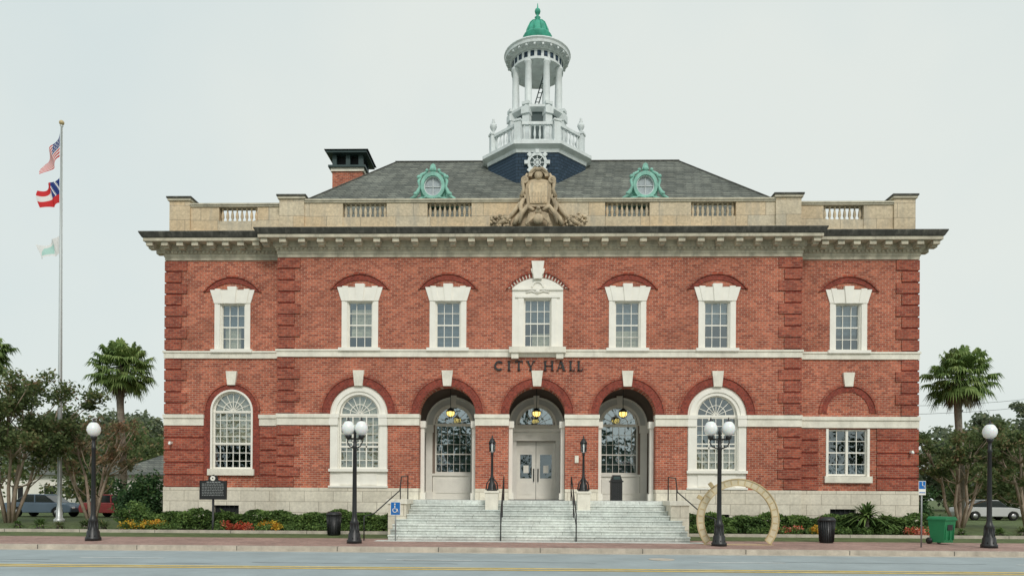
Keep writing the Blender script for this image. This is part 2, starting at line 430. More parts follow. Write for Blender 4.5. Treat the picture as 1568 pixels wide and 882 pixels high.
b = B()
b.hplate([(-WX, WY), (-PX, WY), (-PX, .05), (PX, .05), (PX, WY), (WX, WY), (WX, 19.9), (-WX, 19.9)], 12.7, 12.88, DK)
rz0, rz1 = 13.2, 19.7
v = [(-13.6, .75, rz0), (13.6, .75, rz0), (13.6, 15.5, rz0), (-13.6, 15.5, rz0), (-7.6, 8, rz1), (7.6, 8, rz1)]
b.add(v, [(0, 1, 5, 4), (1, 2, 5), (2, 3, 4, 5), (3, 0, 4)], SL)
b.box(-13.6, 13.6, .75, 15.5, 12.88, rz0, LS)
b.tube([(-7.65, 8, rz1 + .02), (7.65, 8, rz1 + .02)], .06, CD)
for p, q in ((4, 0), (5, 1), (4, 3), (5, 2)): b.tube([v[p], v[q]], .05, CD)
b.obj('hip_roof', hall)

b = B()
b.M = Matrix.Translation((0, 0, -.32))
cx0, cx1, cy0, cy1 = -12.05, -10.25, 11.4, 13.0
b.box(cx0, cx1, cy0, cy1, 13.2, 21.1, BR); b.box(cx0 - .08, cx1 + .08, cy0 - .08, cy1 + .08, 21.1, 21.3, LS)
b.box(cx0 - .2, cx1 + .2, cy0 - .2, cy1 + .2, 21.3, 21.42, DG)
for x in (cx0, cx1 - .25, (cx0+cx1)/2-.1):
    for y in (cy0, cy1 - .25): b.box(x, x + .25, y, y + .25, 21.42, 22.1, DG)
b.box(cx0 + .1, cx1 - .1, cy0 + .3, cy1 - .3, 21.42, 22.1, DK)
b.box(cx0 - .3, cx1 + .3, cy0 - .3, cy1 + .3, 22.1, 22.25, DG)
b.add([(cx0 - .4, cy0 - .4, 22.25), (cx1 + .4, cy0 - .4, 22.25), (cx1 + .4, cy1 + .4, 22.25), (cx0 - .4, cy1 + .4, 22.25), (cx0 + .5, 12.2, 22.62), (cx1 - .5, 12.2, 22.62)],
      [(0, 1, 5, 4), (1, 2, 5), (2, 3, 4, 5), (3, 0, 4), (0, 3, 2, 1)], SB)
b.M = None
b.obj('chimney', hall)

fr = B(); gl = B(); bl = B()
def rect_window(x0, x1, z0, z1, y, nx, nz, blinds=(), mt=.026, rail=True, G=None):
    fr.box(x0, x0 + .06, y - .03, y + .05, z0, z1, WH); fr.box(x1 - .06, x1, y - .03, y + .05, z0, z1, WH)
    fr.box(x0 + .06, x1 - .06, y - .03, y + .05, z0, z0 + .08, WH); fr.box(x0 + .06, x1 - .06, y - .03, y + .05, z1 - .06, z1, WH)
    for i in range(1, nx):
        x = x0 + (x1 - x0) * i / nx; fr.box(x - mt / 2, x + mt / 2, y - .015, y + .035, z0 + .08, z1 - .06, WH)
    for j in range(1, nz):
        z = z0 + (z1 - z0) * j / nz; t = .055 if (rail and j == nz // 2) else mt
        fr.box(x0 + .06, x1 - .06, y - .02, y + .03, z - t / 2, z + t / 2, WH)
    gl.add([(x0, y + .02, z0), (x1, y + .02, z0), (x1, y + .02, z1), (x0, y + .02, z1)], [(0, 1, 2, 3)], G or GL)
    for (m, f0, f1, g0, g1) in blinds:
        za, zb = z0 + (z1 - z0) * f0, z0 + (z1 - z0) * f1; xa, xb = x0 + (x1 - x0) * g0, x0 + (x1 - x0) * g1
        bl.add([(xa, y + .12, za), (xb, y + .12, za), (xb, y + .12, zb), (xa, y + .12, zb)], [(0, 1, 2, 3)], m)
def fan(cx, cz, r, y, nr, rings=(.5,), mt=.026, arcw=.07, blind=None, G=None):
    fr.arc(cx, cz, r - arcw, r, 0, pi, y - .03, y + .05, WH, 24)
    for q in rings: fr.arc(cx, cz, r * q - mt / 2, r * q + mt / 2, 0, pi, y - .018, y + .032, WH, 20)
    for i in range(1, nr):
        a = pi * i / nr
        fr.M = Matrix.Translation((cx, 0, cz)) @ Matrix.Rotation(-a, 4, 'Y')
        fr.box(.05, r - arcw, y - .014, y + .03, -mt / 2, mt / 2, WH)
        fr.M = None
    p = arch_pts(cx, cz, r, n=20)
    gl.add([(x, y + .02, z) for x, z in p], [tuple(range(21))], G or GL)
    if blind: bl.add([(x, y + .12, z) for x, z in p], [tuple(range(21))], blind)
def lintel(cx, y):
    fr.plate([(cx - .8, 9.98), (cx + .8, 9.98), (cx + .98, 10.56), (cx + .2, 10.56), (cx + .22, 10.66), (cx - .22, 10.66), (cx - .2, 10.56), (cx - .98, 10.56)], [], y - .05, y + .2, WH)
    fr.plate([(cx - .13, 9.96), (cx + .13, 9.96), (cx + .2, 10.7), (cx - .2, 10.7)], [], y - .1, y + .1, WH)
    for s_ in (-1, 1):
        fr.plate([(cx + s_ * .42, 9.97), (cx + s_ * .62, 9.97), (cx + s_ * .76, 10.6), (cx + s_ * .52, 10.6)], [], y - .075, y + .1, WH)
blinds = {-WWX: ((BLD, .5, 1, 0, 1), (BLI, .0, .5, .1, .75)), -7.6: ((BLI, .25, .85, .1, .9), (BLD, .85, 1, 0, 1)), -3.82: ((BLD, .0, 1., 0, 1),),
          3.82: ((BLD, .4, 1, 0, 1), (BLI, .0, .4, 0, 1)), 7.6: ((BLD, .55, 1, 0, 1),), WWX: ((BLD, .35, 1, 0, 1),)}
for cx, y in [(x, 0) for x in W2] + [(-WWX, WY), (WWX, WY)]:
    for s_ in (-1, 1):
        x0, x1 = sorted((cx + s_ * .55, cx + s_ * .785)); fr.box(x0, x1, y - .025, y + .35, BELT1, 9.98, WH)
        x0, x1 = sorted((cx + s_ * .5, cx + s_ * .6)); fr.box(x0, x1, y + .05, y + .3, BELT1 + .02, 9.98, WH)
    fr.box(cx - .9, cx + .9, y - .16, y + .3, BELT1 - .07, BELT1 + .06, WH)
    fr.box(cx - .75, cx + .75, y + .26, y + .33, 9.9, 10.6, WH)
    rect_window(cx - .53, cx + .53, BELT1 + .06, 9.98, y + .16, 3, 4, blinds[cx]); lintel(cx, y)
o = [(-1.08, BELT1), (1.08, BELT1)] + seg_pts(0, 1.08, 10.5, .45)
fr.plate(o, [[(-.58, BELT1 + .1), (.58, BELT1 + .1), (.58, 10.08), (-.58, 10.08)]], -.03, .3, WH)
fr.box(-.82, -.6, -.06, .1, BELT1 + .1, 10.1, WH); fr.box(.6, .82, -.06, .1, BELT1 + .1, 10.1, WH)
fr.box(-.95, .95, -.09, .1, 10.1, 10.2, WH); fr.box(-1.08, 1.08, -.1, .1, 10.42, 10.5, WH)
fr.arc(0, 10.55, .2, .28, 0, pi, -.08, .1, WH, 12)
fr.ball((0, -.05, 10.36), .1, WH); fr.tube([(-.5, -.05, 10.32), (-.25, -.06, 10.38), (0, -.06, 10.3), (.25, -.06, 10.38), (.5, -.05, 10.32)], .035, WH)
fr.plate([(-.17, 10.88), (.17, 10.88), (.27, 11.62), (-.27, 11.62)], [], -.2, .1, WH)
fr.plate([(-.24, 11.1), (.24, 11.1), (.3, 11.32), (-.3, 11.32)], [], -.14, .1, WH)
fr.box(-1.2, 1.2, -.3, .3, BELT1 - .16, BELT1 + .08, LS)
for s_ in (-1, 1):
    fr.box(s_ * .95 - .15, s_ * .95 + .15, -.22, .1, 7.5, BELT1 - .16, LS)
rect_window(-.58, .58, BELT1 + .1, 10.08, .16, 4, 4, ((BLD, .5, 1, 0, 1), (BLI, 0, .3, .3, 1)))
for cx in (-ARX, ARX):
    fr.plate([(cx - 1.245, BT + .02)] + list(reversed(arch_pts(cx, SPR, 1.245))) + [(cx + 1.245, BT + .02)],
             [[(cx - .86, 2.8)] + list(reversed(arch_pts(cx, SPR, .86))) + [(cx + .86, 2.8)]], .05, .4, WH)
    fr.arc(cx, SPR, 1.0, 1.16, 0, pi, -.0, .1, WH, 24)
    for s_ in (-1, 1):
        fr.box(cx + s_ * 1.06 - .16, cx + s_ * 1.06 + .16, -.02, .1, 2.75, 4.66, WH)
        fr.box(cx + s_ * 1.06 - .2, cx + s_ * 1.06 + .18, -.09, .1, 4.66, 4.98, WH)
        fr.box(cx + s_ * 1.05 - .22, cx + s_ * 1.05 + .22, -.11, .1, 4.98, SPR + .015, WH)
        fr.box(cx + s_ * .44 - .36, cx + s_ * .44 + .36, .02, .1, 2.12, 2.6, WH)
    fr.box(cx - 1.28, cx + 1.28, -.08, .1, 2.68, 2.8, WH); fr.box(cx - 1.28, cx + 1.28, -.1, .1, BT + .02, BT + .1, WH)
    rect_window(cx - .86, cx + .86, 2.8, SPR - .04, .22, 6, 6, ((BLI, .0, 1., 0, 1),) if cx < 0 else ((BLI, 0, .45, 0, 1), (BLD, .45, .75, 0, .5)))
    fan(cx, SPR + .04, .84, .22, 8, (.5,), blind=BLI if cx < 0 else None)
    fr.box(cx - .86, cx + .86, .17, .3, SPR - .05, SPR + .05, WH); fr.box(cx - .86, cx + .86, .18, .29, 3.72, 3.8, WH)
    fr.box(cx - .32, cx - .27, .18, .29, 2.8, SPR - .05, WH); fr.box(cx + .27, cx + .32, .18, .29, 2.8, SPR - .05, WH)
cx = -WWX
rect_window(cx - .85, cx + .85, 2.78, 5.27, WY + .15, 6, 7, ((BLI, .42, 1., 0, 1),)); fan(cx, 5.3, .85, WY + .15, 8, (.5,), blind=BLI)
fr.arc(cx, 5.3, .85, .93, 0, pi, WY - .05, WY + .3, WH, 24)
for s_ in (-1, 1): fr.box(cx + s_ * .89 - .04, cx + s_ * .89 + .04, WY - .05, WY + .3, 2.78, 5.3, WH)
fr.box(cx - .85, cx + .85, WY + .1, WY + .24, 5.24, 5.32, WH); fr.box(cx - .85, cx + .85, WY + .1, WY + .24, 3.85, 3.93, WH)
fr.box(cx - 1.02, cx + 1.02, WY - .14, WY + .3, 2.5, 2.78, LS)
cx = WWX
rect_window(cx - .84, cx + .84, 2.62, 4.6, WY + .12, 4, 4, ((BLD, .0, .25, 0, 1),))
fr.box(cx - .05, cx + .05, WY + .07, WY + .2, 2.62, 4.6, WH)
for s_ in (-1, 1): fr.box(cx + s_ * .87 - .05, cx + s_ * .87 + .05, WY - .04, WY + .3, 2.6, 4.62, WH)
fr.box(cx - 1.0, cx + 1.0, WY - .14, WY + .3, 2.32, 2.6, LS)

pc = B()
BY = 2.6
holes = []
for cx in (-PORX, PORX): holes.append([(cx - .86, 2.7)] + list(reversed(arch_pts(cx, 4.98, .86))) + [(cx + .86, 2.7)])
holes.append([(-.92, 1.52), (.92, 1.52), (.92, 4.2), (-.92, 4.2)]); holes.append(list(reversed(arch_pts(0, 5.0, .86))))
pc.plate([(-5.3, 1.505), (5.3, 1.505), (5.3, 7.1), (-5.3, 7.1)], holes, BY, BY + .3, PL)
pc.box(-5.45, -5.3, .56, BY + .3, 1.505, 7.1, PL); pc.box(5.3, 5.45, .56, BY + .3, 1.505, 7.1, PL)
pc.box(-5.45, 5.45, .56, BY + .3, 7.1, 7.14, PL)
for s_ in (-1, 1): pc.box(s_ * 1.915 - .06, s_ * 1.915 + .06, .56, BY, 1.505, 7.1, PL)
for cx in (-PORX, 0, PORX):
    for s_ in (-1, 1):
        x = cx + s_ * 1.12
        pc.box(x - .15, x + .15, BY - .1, BY, 1.505, 4.6, WH); pc.box(x - .2, x + .2, BY - .16, BY, 4.6, 4.95, WH); pc.box(x - .19, x + .19, BY - .14, BY, 1.505, 1.85, WH)
        x0, x1 = sorted((cx + s_ * 1.04, cx + s_ * 1.2))
        pc.box(x0, x1, .45, .7, 1.505, 4.62, WH); x0, x1 = sorted((cx + s_ * .98, cx + s_ * 1.205)); pc.box(x0, x1, .38, .76, 4.62, 4.9, WH); pc.box(x0, x1, .4, .75, 1.505, 1.8, WH)
    pc.arc(cx, 4.95, .95, 1.24, 0, pi, BY - .1, BY, PF, 24); pc.arc(cx, 4.95, 1.2, 1.28, 0, pi, BY - .14, BY, WH, 24); pc.arc(cx, 4.95, .86, .95, 0, pi, BY - .14, BY, WH, 24)
    pc.plate([(cx - .1, 5.75), (cx + .1, 5.75), (cx + .14, 6.3), (cx - .14, 6.3)], [], BY - .16, BY, WH)
for cx in (-PORX, PORX):
    rect_window(cx - .86, cx + .86, 2.7, 4.96, BY + .1, 6, 5, ((BLD, 0, 1., 0, 1),), mt=.016, G=GLP); fan(cx, 5.0, .84, BY + .1, 8, (.5,), mt=.016, blind=BLD, G=GLP)
    fr.box(cx - .86, cx + .86, BY + .05, BY + .2, 4.94, 5.02, WH)
    fr.box(cx - 1., cx + 1., BY - .09, BY, 2.6, 2.7, WH); pc.box(cx - .95, cx + .95, BY - .02, BY, 1.505, 2.6, WH); pc.box(cx - .8, cx + .8, BY - .05, BY - .02, 1.8, 2.45, WH)
fan(0, 5.0, .84, BY + .1, 8, (.5,), mt=.018, blind=BLD, G=GLP)
pc.box(-1.15, 1.15, BY - .2, BY - .001, 4.22, 4.62, WH); pc.box(-1.25, 1.25, BY - .3, BY - .001, 4.62, 4.78, WH); pc.box(-1.2, 1.2, BY - .12, BY - .002, 4.78, 4.96, WH)
for s_ in (-1, 1): pc.box(s_ * 1.0 - .1, s_ * 1.0 + .1, BY - .15, BY - .001, 1.505, 4.22, WH)
for s_ in (-1, 1):
    x0, x1 = sorted((s_ * .01, s_ * .91)); m = (x0 + x1) / 2
    pc.plate([(x0, 1.52), (x1, 1.52), (x1, 4.2), (x0, 4.2)], [[(m - .27, 2.5), (m + .27, 2.5), (m + .27, 3.6), (m - .27, 3.6)]], BY + .08, BY + .14, WH)
    pc.box(m - .3, m + .3, BY + .06, BY + .08, 1.75, 2.3, WH); pc.box(m - .3, m + .3, BY + .06, BY + .08, 3.72, 4.05, WH)
    gl.add([(m - .27, BY + .11, 2.5), (m + .27, BY + .11, 2.5), (m + .27, BY + .11, 3.6), (m - .27, BY + .11, 3.6)], [(0, 1, 2, 3)], GL)
    pc.box(s_ * .1 - .025, s_ * .1 + .025, BY + .02, BY + .07, 2.35, 2.95, BK); pc.box(m - .12, m + .12, BY + .1, BY + .108, 2.75, 3.1, WH)
pc.box(-1.2, 1.2, .4, 1.9, 1.506, 1.53, BK)
pc.obj('portico', hall)
fr.obj('window_frames', hall); gl.obj('window_glass', hall, recalc=False); bl.obj('window_blinds', hall, recalc=False)
b = B()
for cx in (-PORX, 0, PORX):
    b.tube([(cx, 1.3, 7.1), (cx, 1.3, 5.55)], .015, BK, 6)
    b.lathe(cx, 1.3, [(.02, 5.6), (.1, 5.54), (.19, 5.45), (.19, 5.41)], BK, 12)
    b.lathe(cx, 1.3, [(.02, 5.2), (.1, 5.22), (.17, 5.3), (.17, 5.41)], AMB, 12)
    for k in range(6):
        a = k * pi / 3; b.tube([(cx + .18 * cos(a), 1.3 + .18 * sin(a), 5.42), (cx + .175 * cos(a), 1.3 + .175 * sin(a), 5.28), (cx + .03 * cos(a), 1.3 + .03 * sin(a), 5.14)], .014, BK, 5)
b.obj('hanging_lanterns', hall)

b = B()
b.box(-5.55, 5.55, -3.2, BY + .3, -.1, 1.5, STP)
for k in range(1, 8):
    hw = 5.15 if k <= 4 else 4.78
    y0 = -6.0 + .4 * (k - 1)
    b.box(-hw, hw, y0 + .03, -3.2, .14 + .17 * (k - 1), .14 + .17 * k - .045, STP); b.box(-hw - .01, hw + .01, y0 - .015, -3.2, .14 + .17 * k - .045, .14 + .17 * k, STP)
for s_ in (-1, 1):
    x0, x1 = sorted((s_ * 4.79, s_ * 5.45)); b.box(x0, x1, -4.5, -3.21, .1, 1.36, ST)
    b.box(x0 - .05, x1 + .05, -4.56, -3.1, 1.36, 1.53, LS)
    b.box(s_ * 1.72 - .24, s_ * 1.72 + .24, -3.75, -3.21, 1.0, 1.78, LS); b.box(s_ * 1.72 - .28, s_ * 1.72 + .28, -3.79, -3.16, 1.78, 1.86, LS)
b.obj('entrance_steps', hall, bevel=.008)
b = B()
for x in (-1.28, 1.28):
    b.tube([(x, -6.1, .14), (x, -6.1, 1.05), (x, -5.95, 1.12), (x, -3.5, 2.32), (x, -3.2, 2.42), (x, -3.15, 1.5)], .022, BK)
    b.tube([(x, -4.6, .9), (x, -4.6, 1.78)], .02, BK); b.tube([(x, -6.08, .62), (x, -3.17, 1.95)], .014, BK)
for s_ in (-1, 1):
    x = s_ * 5.0
    b.tube([(x + s_ * .9, -6.3, .14), (x + s_ * .9, -6.3, .95), (x + s_ * .6, -6.1, 1.05), (x, -4.6, 1.85), (x, -4.3, 2.35), (x - s_ * .05, -3.2, 2.42), (x - s_ * .05, -3.2, 1.5)], .022, BK)
    b.tube([(x, -4.5, 1.5), (x, -4.5, 2.05)], .02, BK)
b.obj('handrails', hall)
b = B()
for x in (-1.72, 1.72):
    b.lathe(x, -3.47, [(.2, 1.86), (.2, 1.92), (.16, 1.96), (.14, 2.1), (.09, 2.2), (.07, 2.35), (.05, 2.45), (.04, 3.2), (.06, 3.22), (.045, 3.27), (.07, 3.32)], BK, 12)
    b.lathe(x, -3.47, [(.06, 3.32), (.08, 3.36), (.085, 3.66)], GLB, 6, smooth=False)
    for k in range(6):
        a = k * pi / 3; b.tube([(x + .09 * cos(a), -3.47 + .09 * sin(a), 3.34), (x + .10 * cos(a), -3.47 + .10 * sin(a), 3.67)], .024, BK, 5)
    b.lathe(x, -3.47, [(.14, 3.66), (.13, 3.7), (.06, 3.83), (.02, 3.86), (.03, 3.9), (.0, 3.98)], BK, 10)
    for k in range(4):
        a = k * pi / 2 + .4; b.tube([(x + .05 * cos(a), -3.47 + .05 * sin(a), 2.35), (x + .2 * cos(a), -3.47 + .2 * sin(a), 2.15), (x + .24 * cos(a), -3.47 + .24 * sin(a), 1.9)], .025, BK, 6)
b.obj('entrance_lanterns', hall)

b = B()
LZ, LH, LY0, LY1 = 7.0, .42, -.06, -.015
def lb(x0, x1, z0, z1): b.box(x0, x1, LY0, LY1, LZ + z0, LZ + z1, BK)
def dg(x0, z0, x1, z1, w): b.plate([(x0 - w / 2, LZ + z0), (x0 + w / 2, LZ + z0), (x1 + w / 2, LZ + z1), (x1 - w / 2, LZ + z1)], [], LY0 - .002, LY1, BK)
def stem(x, w=.075, lo=True, hi=True):
    lb(x - w / 2, x + w / 2, 0, LH)
    if lo: lb(x - w * .95, x + w * .95, -.003, .025)
    if hi: lb(x - w * .95, x + w * .95, LH - .025, LH + .003)
b.arc(-1.63, LZ + LH / 2, .135, .215, radians(48), radians(312), LY0, LY1, BK, 20, .92, 1.)
lb(-1.51, -1.485, .3, .4)
stem(-1.2)
stem(-.78, hi=False); lb(-.95, -.61, LH - .045, LH + .003); lb(-.95, -.925, LH - .11, LH - .045); lb(-.635, -.61, LH - .11, LH - .045)
lb(-.31, -.235, 0, .2); lb(-.345, -.2, -.003, .025); dg(-.29, .18, -.41, LH, .08); dg(-.26, .18, -.14, LH, .045); lb(-.48, -.34, LH - .025, LH + .003); lb(-.2, -.08, LH - .025, LH + .003)
stem(.34); stem(.64); lb(.34, .64, .2, .235)
dg(.86, 0, 1.0, LH, .045); dg(1.15, 0, 1.015, LH, .09); lb(.9, 1.1, .12, .15); lb(.8, .92, -.003, .025); lb(1.07, 1.22, -.003, .025)
stem(1.42, lo=False); lb(1.36, 1.59, -.003, .035); lb(1.565, 1.59, .035, .11)
stem(1.76, lo=False); lb(1.70, 1.93, -.003, .035); lb(1.905, 1.93, .035, .11)
b.obj('city_hall_lettering', hall)

# --- cartouche sculpture
b = B()
b.M = Matrix.Translation((0, 0, 12.95)) @ Matrix.Diagonal((.93, 1, .9, 1)) @ Matrix.Translation((0, 0, -12.95))
Z = lambda y: 1.65 + (760 - y) / 36.2
half = [(-11, 254), (-17, 260), (-19, 266), (-26, 275), (-23, 286), (-29, 291), (-25, 302), (-33, 316), (-44, 330), (-49, 347)]
pl = [(x / 36.2, Z(y)) for x, y in half]; pr = [(-x, z) for x, z in reversed(pl)]
b.plate(pl + pr, [], -.18, .35, SC)
b.plate([(-.5, 13.95), (.5, 13.95), (.6, 14.7), (.54, 15.15), (0, 15.28), (-.54, 15.15), (-.6, 14.7)], [], -.34, -.1, SC)
b.plate([(-.38, 14.1), (.38, 14.1), (.45, 14.85), (.38, 15.05), (-.38, 15.05), (-.45, 14.85)], [], -.39, -.33, SP)
for k in range(5): b.box(-.3 + k * .135, -.24 + k * .135, -.41, -.39, 14.15, 14.6, SC)
b.arc(0, 15.3, .3, .46, .1, pi - .1, -.42, -.1, SC, 14); b.ball((0, -.34, 15.42), .2, SC, sy=.7)
for s_ in (-1, 1):
    b.tube([(0, -.38, 15.62), (s_ * .16, -.4, 15.7), (s_ * .3, -.38, 15.58), (s_ * .44, -.34, 15.44)], [.1, .09, .09, .06], SC)
    b.arc(s_ * .62, 15.2, .07, .17, 0, 2 * pi, -.4, -.1, SC, 14); b.ball((s_ * .62, -.34, 15.2), .07, SC)
    b.arc(s_ * .7, 14.4, .06, .15, 0, 2 * pi, -.38, -.1, SC, 12)
    b.tube([(s_ * .5, -.3, 15.5), (s_ * .72, -.32, 15.1), (s_ * .66, -.36, 14.75), (s_ * .78, -.36, 14.4)], [.06, .09, .07, .09], SC)
    b.tube([(s_ * .68, -.33, 14.3), (s_ * .82, -.35, 14.0), (s_ * .74, -.36, 13.7), (s_ * .95, -.33, 13.4), (s_ * 1.1, -.3, 13.1)], [.09, .12, .1, .13, .1], SC)
    b.tube([(s_ * .85, -.28, 14.15), (s_ * 1.05, -.28, 13.8), (s_ * 1.3, -.28, 13.5), (s_ * 1.45, -.25, 13.2)], [.06, .1, .09, .07], SC)
    b.tube([(s_ * .2, -.4, 13.75), (s_ * .5, -.42, 13.92), (s_ * .75, -.4, 13.6), (s_ * .85, -.38, 13.15)], [.09, .12, .11, .06], SC)
    for k in range(80):
        a = U(0, 2 * pi); rr = sqrt(R()) * .44
        b.ball((s_ * 1.72 + rr * cos(a) * 1.1, -.3 + U(-.12, .1), 13.28 + rr * sin(a) * .8), U(.045, .09), SC, 8)
    b.tube([(s_ * 1.3, -.3, 13.5), (s_ * 1.55, -.34, 13.3), (s_ * 2.1, -.3, 13.0)], [.06, .13, .07], SC)
b.ball((0, -.45, 13.65), .16, SC); b.ball((0, -.5, 13.3), .24, SC, sz=1.1, sy=.7)
b.ball((0, -.6, 13.76), .09, SC); b.tube([(0, -.66, 13.76), (.03, -.76, 13.7)], [.04, .01], SC)
for s_ in (-1, 1):
    for k in range(6): b.tube([(s_ * .14, -.5, 13.6 - .03 * k), (s_ * (.42 + .03 * k), -.52, 13.52 - .09 * k), (s_ * (.46 - .02 * k), -.5, 13.15 - .04 * k)], [.05, .04, .02], SC, 6)
b.M = None
b.obj('stone_cartouche', hall)

for sx_ in (-4.85, 4.95):
    b = B(); y = 2.55; zc = 15.98
    b.plate([(sx_ - .5, 15.2), (sx_ + .5, 15.2), (sx_ + .62, 15.9), (sx_ + .48, 16.45), (sx_, 16.68), (sx_ - .48, 16.45), (sx_ - .62, 15.9)], [], y + .1, y + 1.6, CU)
    b.plate([(sx_ - 1.2, 15.12), (sx_ + 1.2, 15.12), (sx_ + 1.18, 15.28), (sx_ + .8, 15.36), (sx_ + .55, 15.46), (sx_ - .55, 15.46), (sx_ - .8, 15.36), (sx_ - 1.18, 15.28)], [], y - .1, y + .3, CU)
    b.arc(sx_, zc, .41, .56, 0, 2 * pi, y - .12, y + .15, CU, 28, 1., 1.15); b.arc(sx_, zc, .37, .42, 0, 2 * pi, y - .04, y + .15, WG, 28, 1., 1.15)
    b.plate([(sx_ + .39 * cos(t * pi / 12), zc + .45 * sin(t * pi / 12)) for t in range(24)], [], y + .06, y + .1, GG)
    b.box(sx_ - .012, sx_ + .012, y + .02, y + .05, zc - .42, zc + .42, WG); b.box(sx_ - .38, sx_ + .38, y + .02, y + .05, zc - .012, zc + .012, WG)
    for s_ in (-1, 1):
        pts = [(sx_ + s_ * q[0], y - .06, q[1]) for q in ((.3, 16.62), (.52, 16.5), (.66, 16.2), (.6, 15.95), (.7, 15.7), (.82, 15.5), (1.02, 15.38), (1.12, 15.25))]
        b.tube(pts, [.05, .08, .07, .06, .1, .08, .07, .05], CU)
        b.ball((sx_ + s_ * .64, y - .08, 16.38), .1, CU); b.ball((sx_ + s_ * .8, y - .08, 15.6), .1, CU); b.ball((sx_ + s_ * 1.0, y - .05, 15.34), .08, CU)
        b.ball((sx_ + s_ * .28, y - .05, 16.7), .08, CU)
        b.tube([(sx_ + s_ * .05, y - .1, 15.38), (sx_ + s_ * .3, y - .13, 15.44), (sx_ + s_ * .55, y - .12, 15.34)], [.07, .06, .04], CU)
    b.ball((sx_, y - .06, 16.74), .12, CU, sz=1.1); b.plate([(sx_ - .16, 16.72), (sx_ + .16, 16.72), (sx_ + .1, 16.97), (sx_, 17.04), (sx_ - .1, 16.97)], [], y - .05, y + .05, CU)
    b.obj('copper_dormer', hall)

# --- cupola
b = B(); CX, CY = 0, 8.0; O = pi / 8; K = 1 / cos(O)
def octo(prof, mat): b.lathe(CX, CY, [(r * K, z) for r, z in prof], mat, 8, O, smooth=False)
octo([(2.55, 14.5), (2.55, 18.98)], SB)
octo([(2.58, 18.95), (2.6, 19.02), (2.62, 19.12), (2.85, 19.26), (2.85, 19.42), (2.78, 19.46), (.5, 19.5)], WG)
vs = [(CX + 2.3 * K * cos(O + k * pi / 4), CY + 2.3 * K * sin(O + k * pi / 4)) for k in range(8)]
for k in range(8):
    x, y = vs[k]; x2, y2 = vs[(k + 1) % 8]
    b.M = Matrix.Translation((x, y, 0)) @ Matrix.Rotation(O + k * pi / 4, 4, 'Z')
    b.box(-.17, .17, -.17, .17, 19.46, 20.6, WG); b.box(-.21, .21, -.21, .21, 20.6, 20.7, WG); b.box(-.2, .2, -.2, .2, 19.47, 19.65, WG)
    b.M = None
    if k not in (5, 6):
        b.lathe(x, y, [(.1, 20.7), (.06, 20.76), (.05, 20.84), (.14, 20.95), (.19, 21.08), (.17, 21.2), (.07, 21.26), (.1, 21.32), (.05, 21.4), (.07, 21.46), (0, 21.55)], WG, 12)
    a = atan2(y2 - y, x2 - x); L = sqrt((x2 - x) ** 2 + (y2 - y) ** 2)
    b.M = Matrix.Translation((x, y, 0)) @ Matrix.Rotation(a, 4, 'Z')
    b.box(.17, L - .17, -.08, .08, 19.6, 19.72, WG); b.box(.17, L - .17, -.1, .1, 20.46, 20.6, WG)
    for i in range(6):
        xx = .17 + (L - .34) * (i + .5) / 6
        baluster(xx, 0, 19.72, 20.46, WG, .9)
    b.M = None
octo([(1.22, 19.4), (1.22, 21.8)], DG)
octo([(1.3, 19.45), (1.3, 19.7), (1.25, 19.75)], WG)
octo([(1.25, 21.72), (1.5, 21.85), (1.5, 21.98), (1.42, 22.02), (.2, 22.06)], WG)
for k in range(8):
    a = O + k * pi / 4
    b.M = Matrix.Translation((CX + 1.42 * cos(a), CY + 1.42 * sin(a), 0)) @ Matrix.Rotation(a, 4, 'Z')
    b.box(-.17, .17, -.19, .19, 19.46, 21.5, WG); b.box(-.2, .25, -.22, .22, 21.5, 21.86, WG); b.box(-.22, .22, -.2, .2, 21.99, 22.14, WG)
    b.M = None
    b.lathe(CX + 1.24 * cos(a), CY + 1.24 * sin(a), [(.22, 22.1), (.22, 22.2), (.18, 22.26), (.185, 23.2), (.16, 24.25), (.2, 24.32), (.22, 24.42)], WG, 14)
b.lathe(CX, CY, [(1.06, 24.42), (1.4, 24.42), (1.4, 24.5)], WG, 40, smooth=False)
b.lathe(CX, CY, [(1.36, 24.5), (1.36, 25.0)], WG, 40, smooth=False)
b.lathe(CX, CY, [(1.42, 24.92), (1.48, 25.0), (1.5, 25.05), (1.72, 25.1), (1.74, 25.22), (1.80, 25.3), (1.78, 25.36), (1.0, 25.5), (.82, 25.55)], WG, 40, smooth=False)
for k in range(24):
    a = k * pi / 12 + .06
    b.M = Matrix.Translation((CX, CY, 0)) @ Matrix.Rotation(a, 4, 'Z')
    b.box(1.33, 1.372, -.1, .1, 24.58, 24.86, SB); b.box(1.42, 1.68, .13, .23, 24.98, 25.09, WG)
    b.M = None
b.lathe(CX, CY, [(.8, 25.5), (.8, 25.75), (.84, 25.8)], WG, 24)
b.lathe(CX, CY, [(.76, 25.8), (.77, 26.3), (.8, 26.35), (.76, 26.42), (.64, 26.48), (.6, 26.6), (.57, 26.8), (.47, 27.02), (.3, 27.2), (.14, 27.3), (.1, 27.4), (.16, 27.46), (.08, 27.52), (.06, 27.62), (.13, 27.68), (.16, 27.8), (.13, 27.9), (.04, 27.97), (.02, 28.2), (0, 28.25)], CG, 24)
for k in range(10):
    a = k * pi / 5; b.tube([(CX + r * cos(a), CY + r * sin(a), z) for r, z in ((.63, 26.5), (.58, 26.82), (.48, 27.04), (.31, 27.22), (.14, 27.32))], .025, CG, 6)
b.tube([(CX - .3, CY - .3, 22.0), (CX + .35, CY + .1, 24.45)], .03, DG); b.tube([(CX - .1, CY - .3, 22.0), (CX + .55, CY + .1, 24.45)], .03, DG)
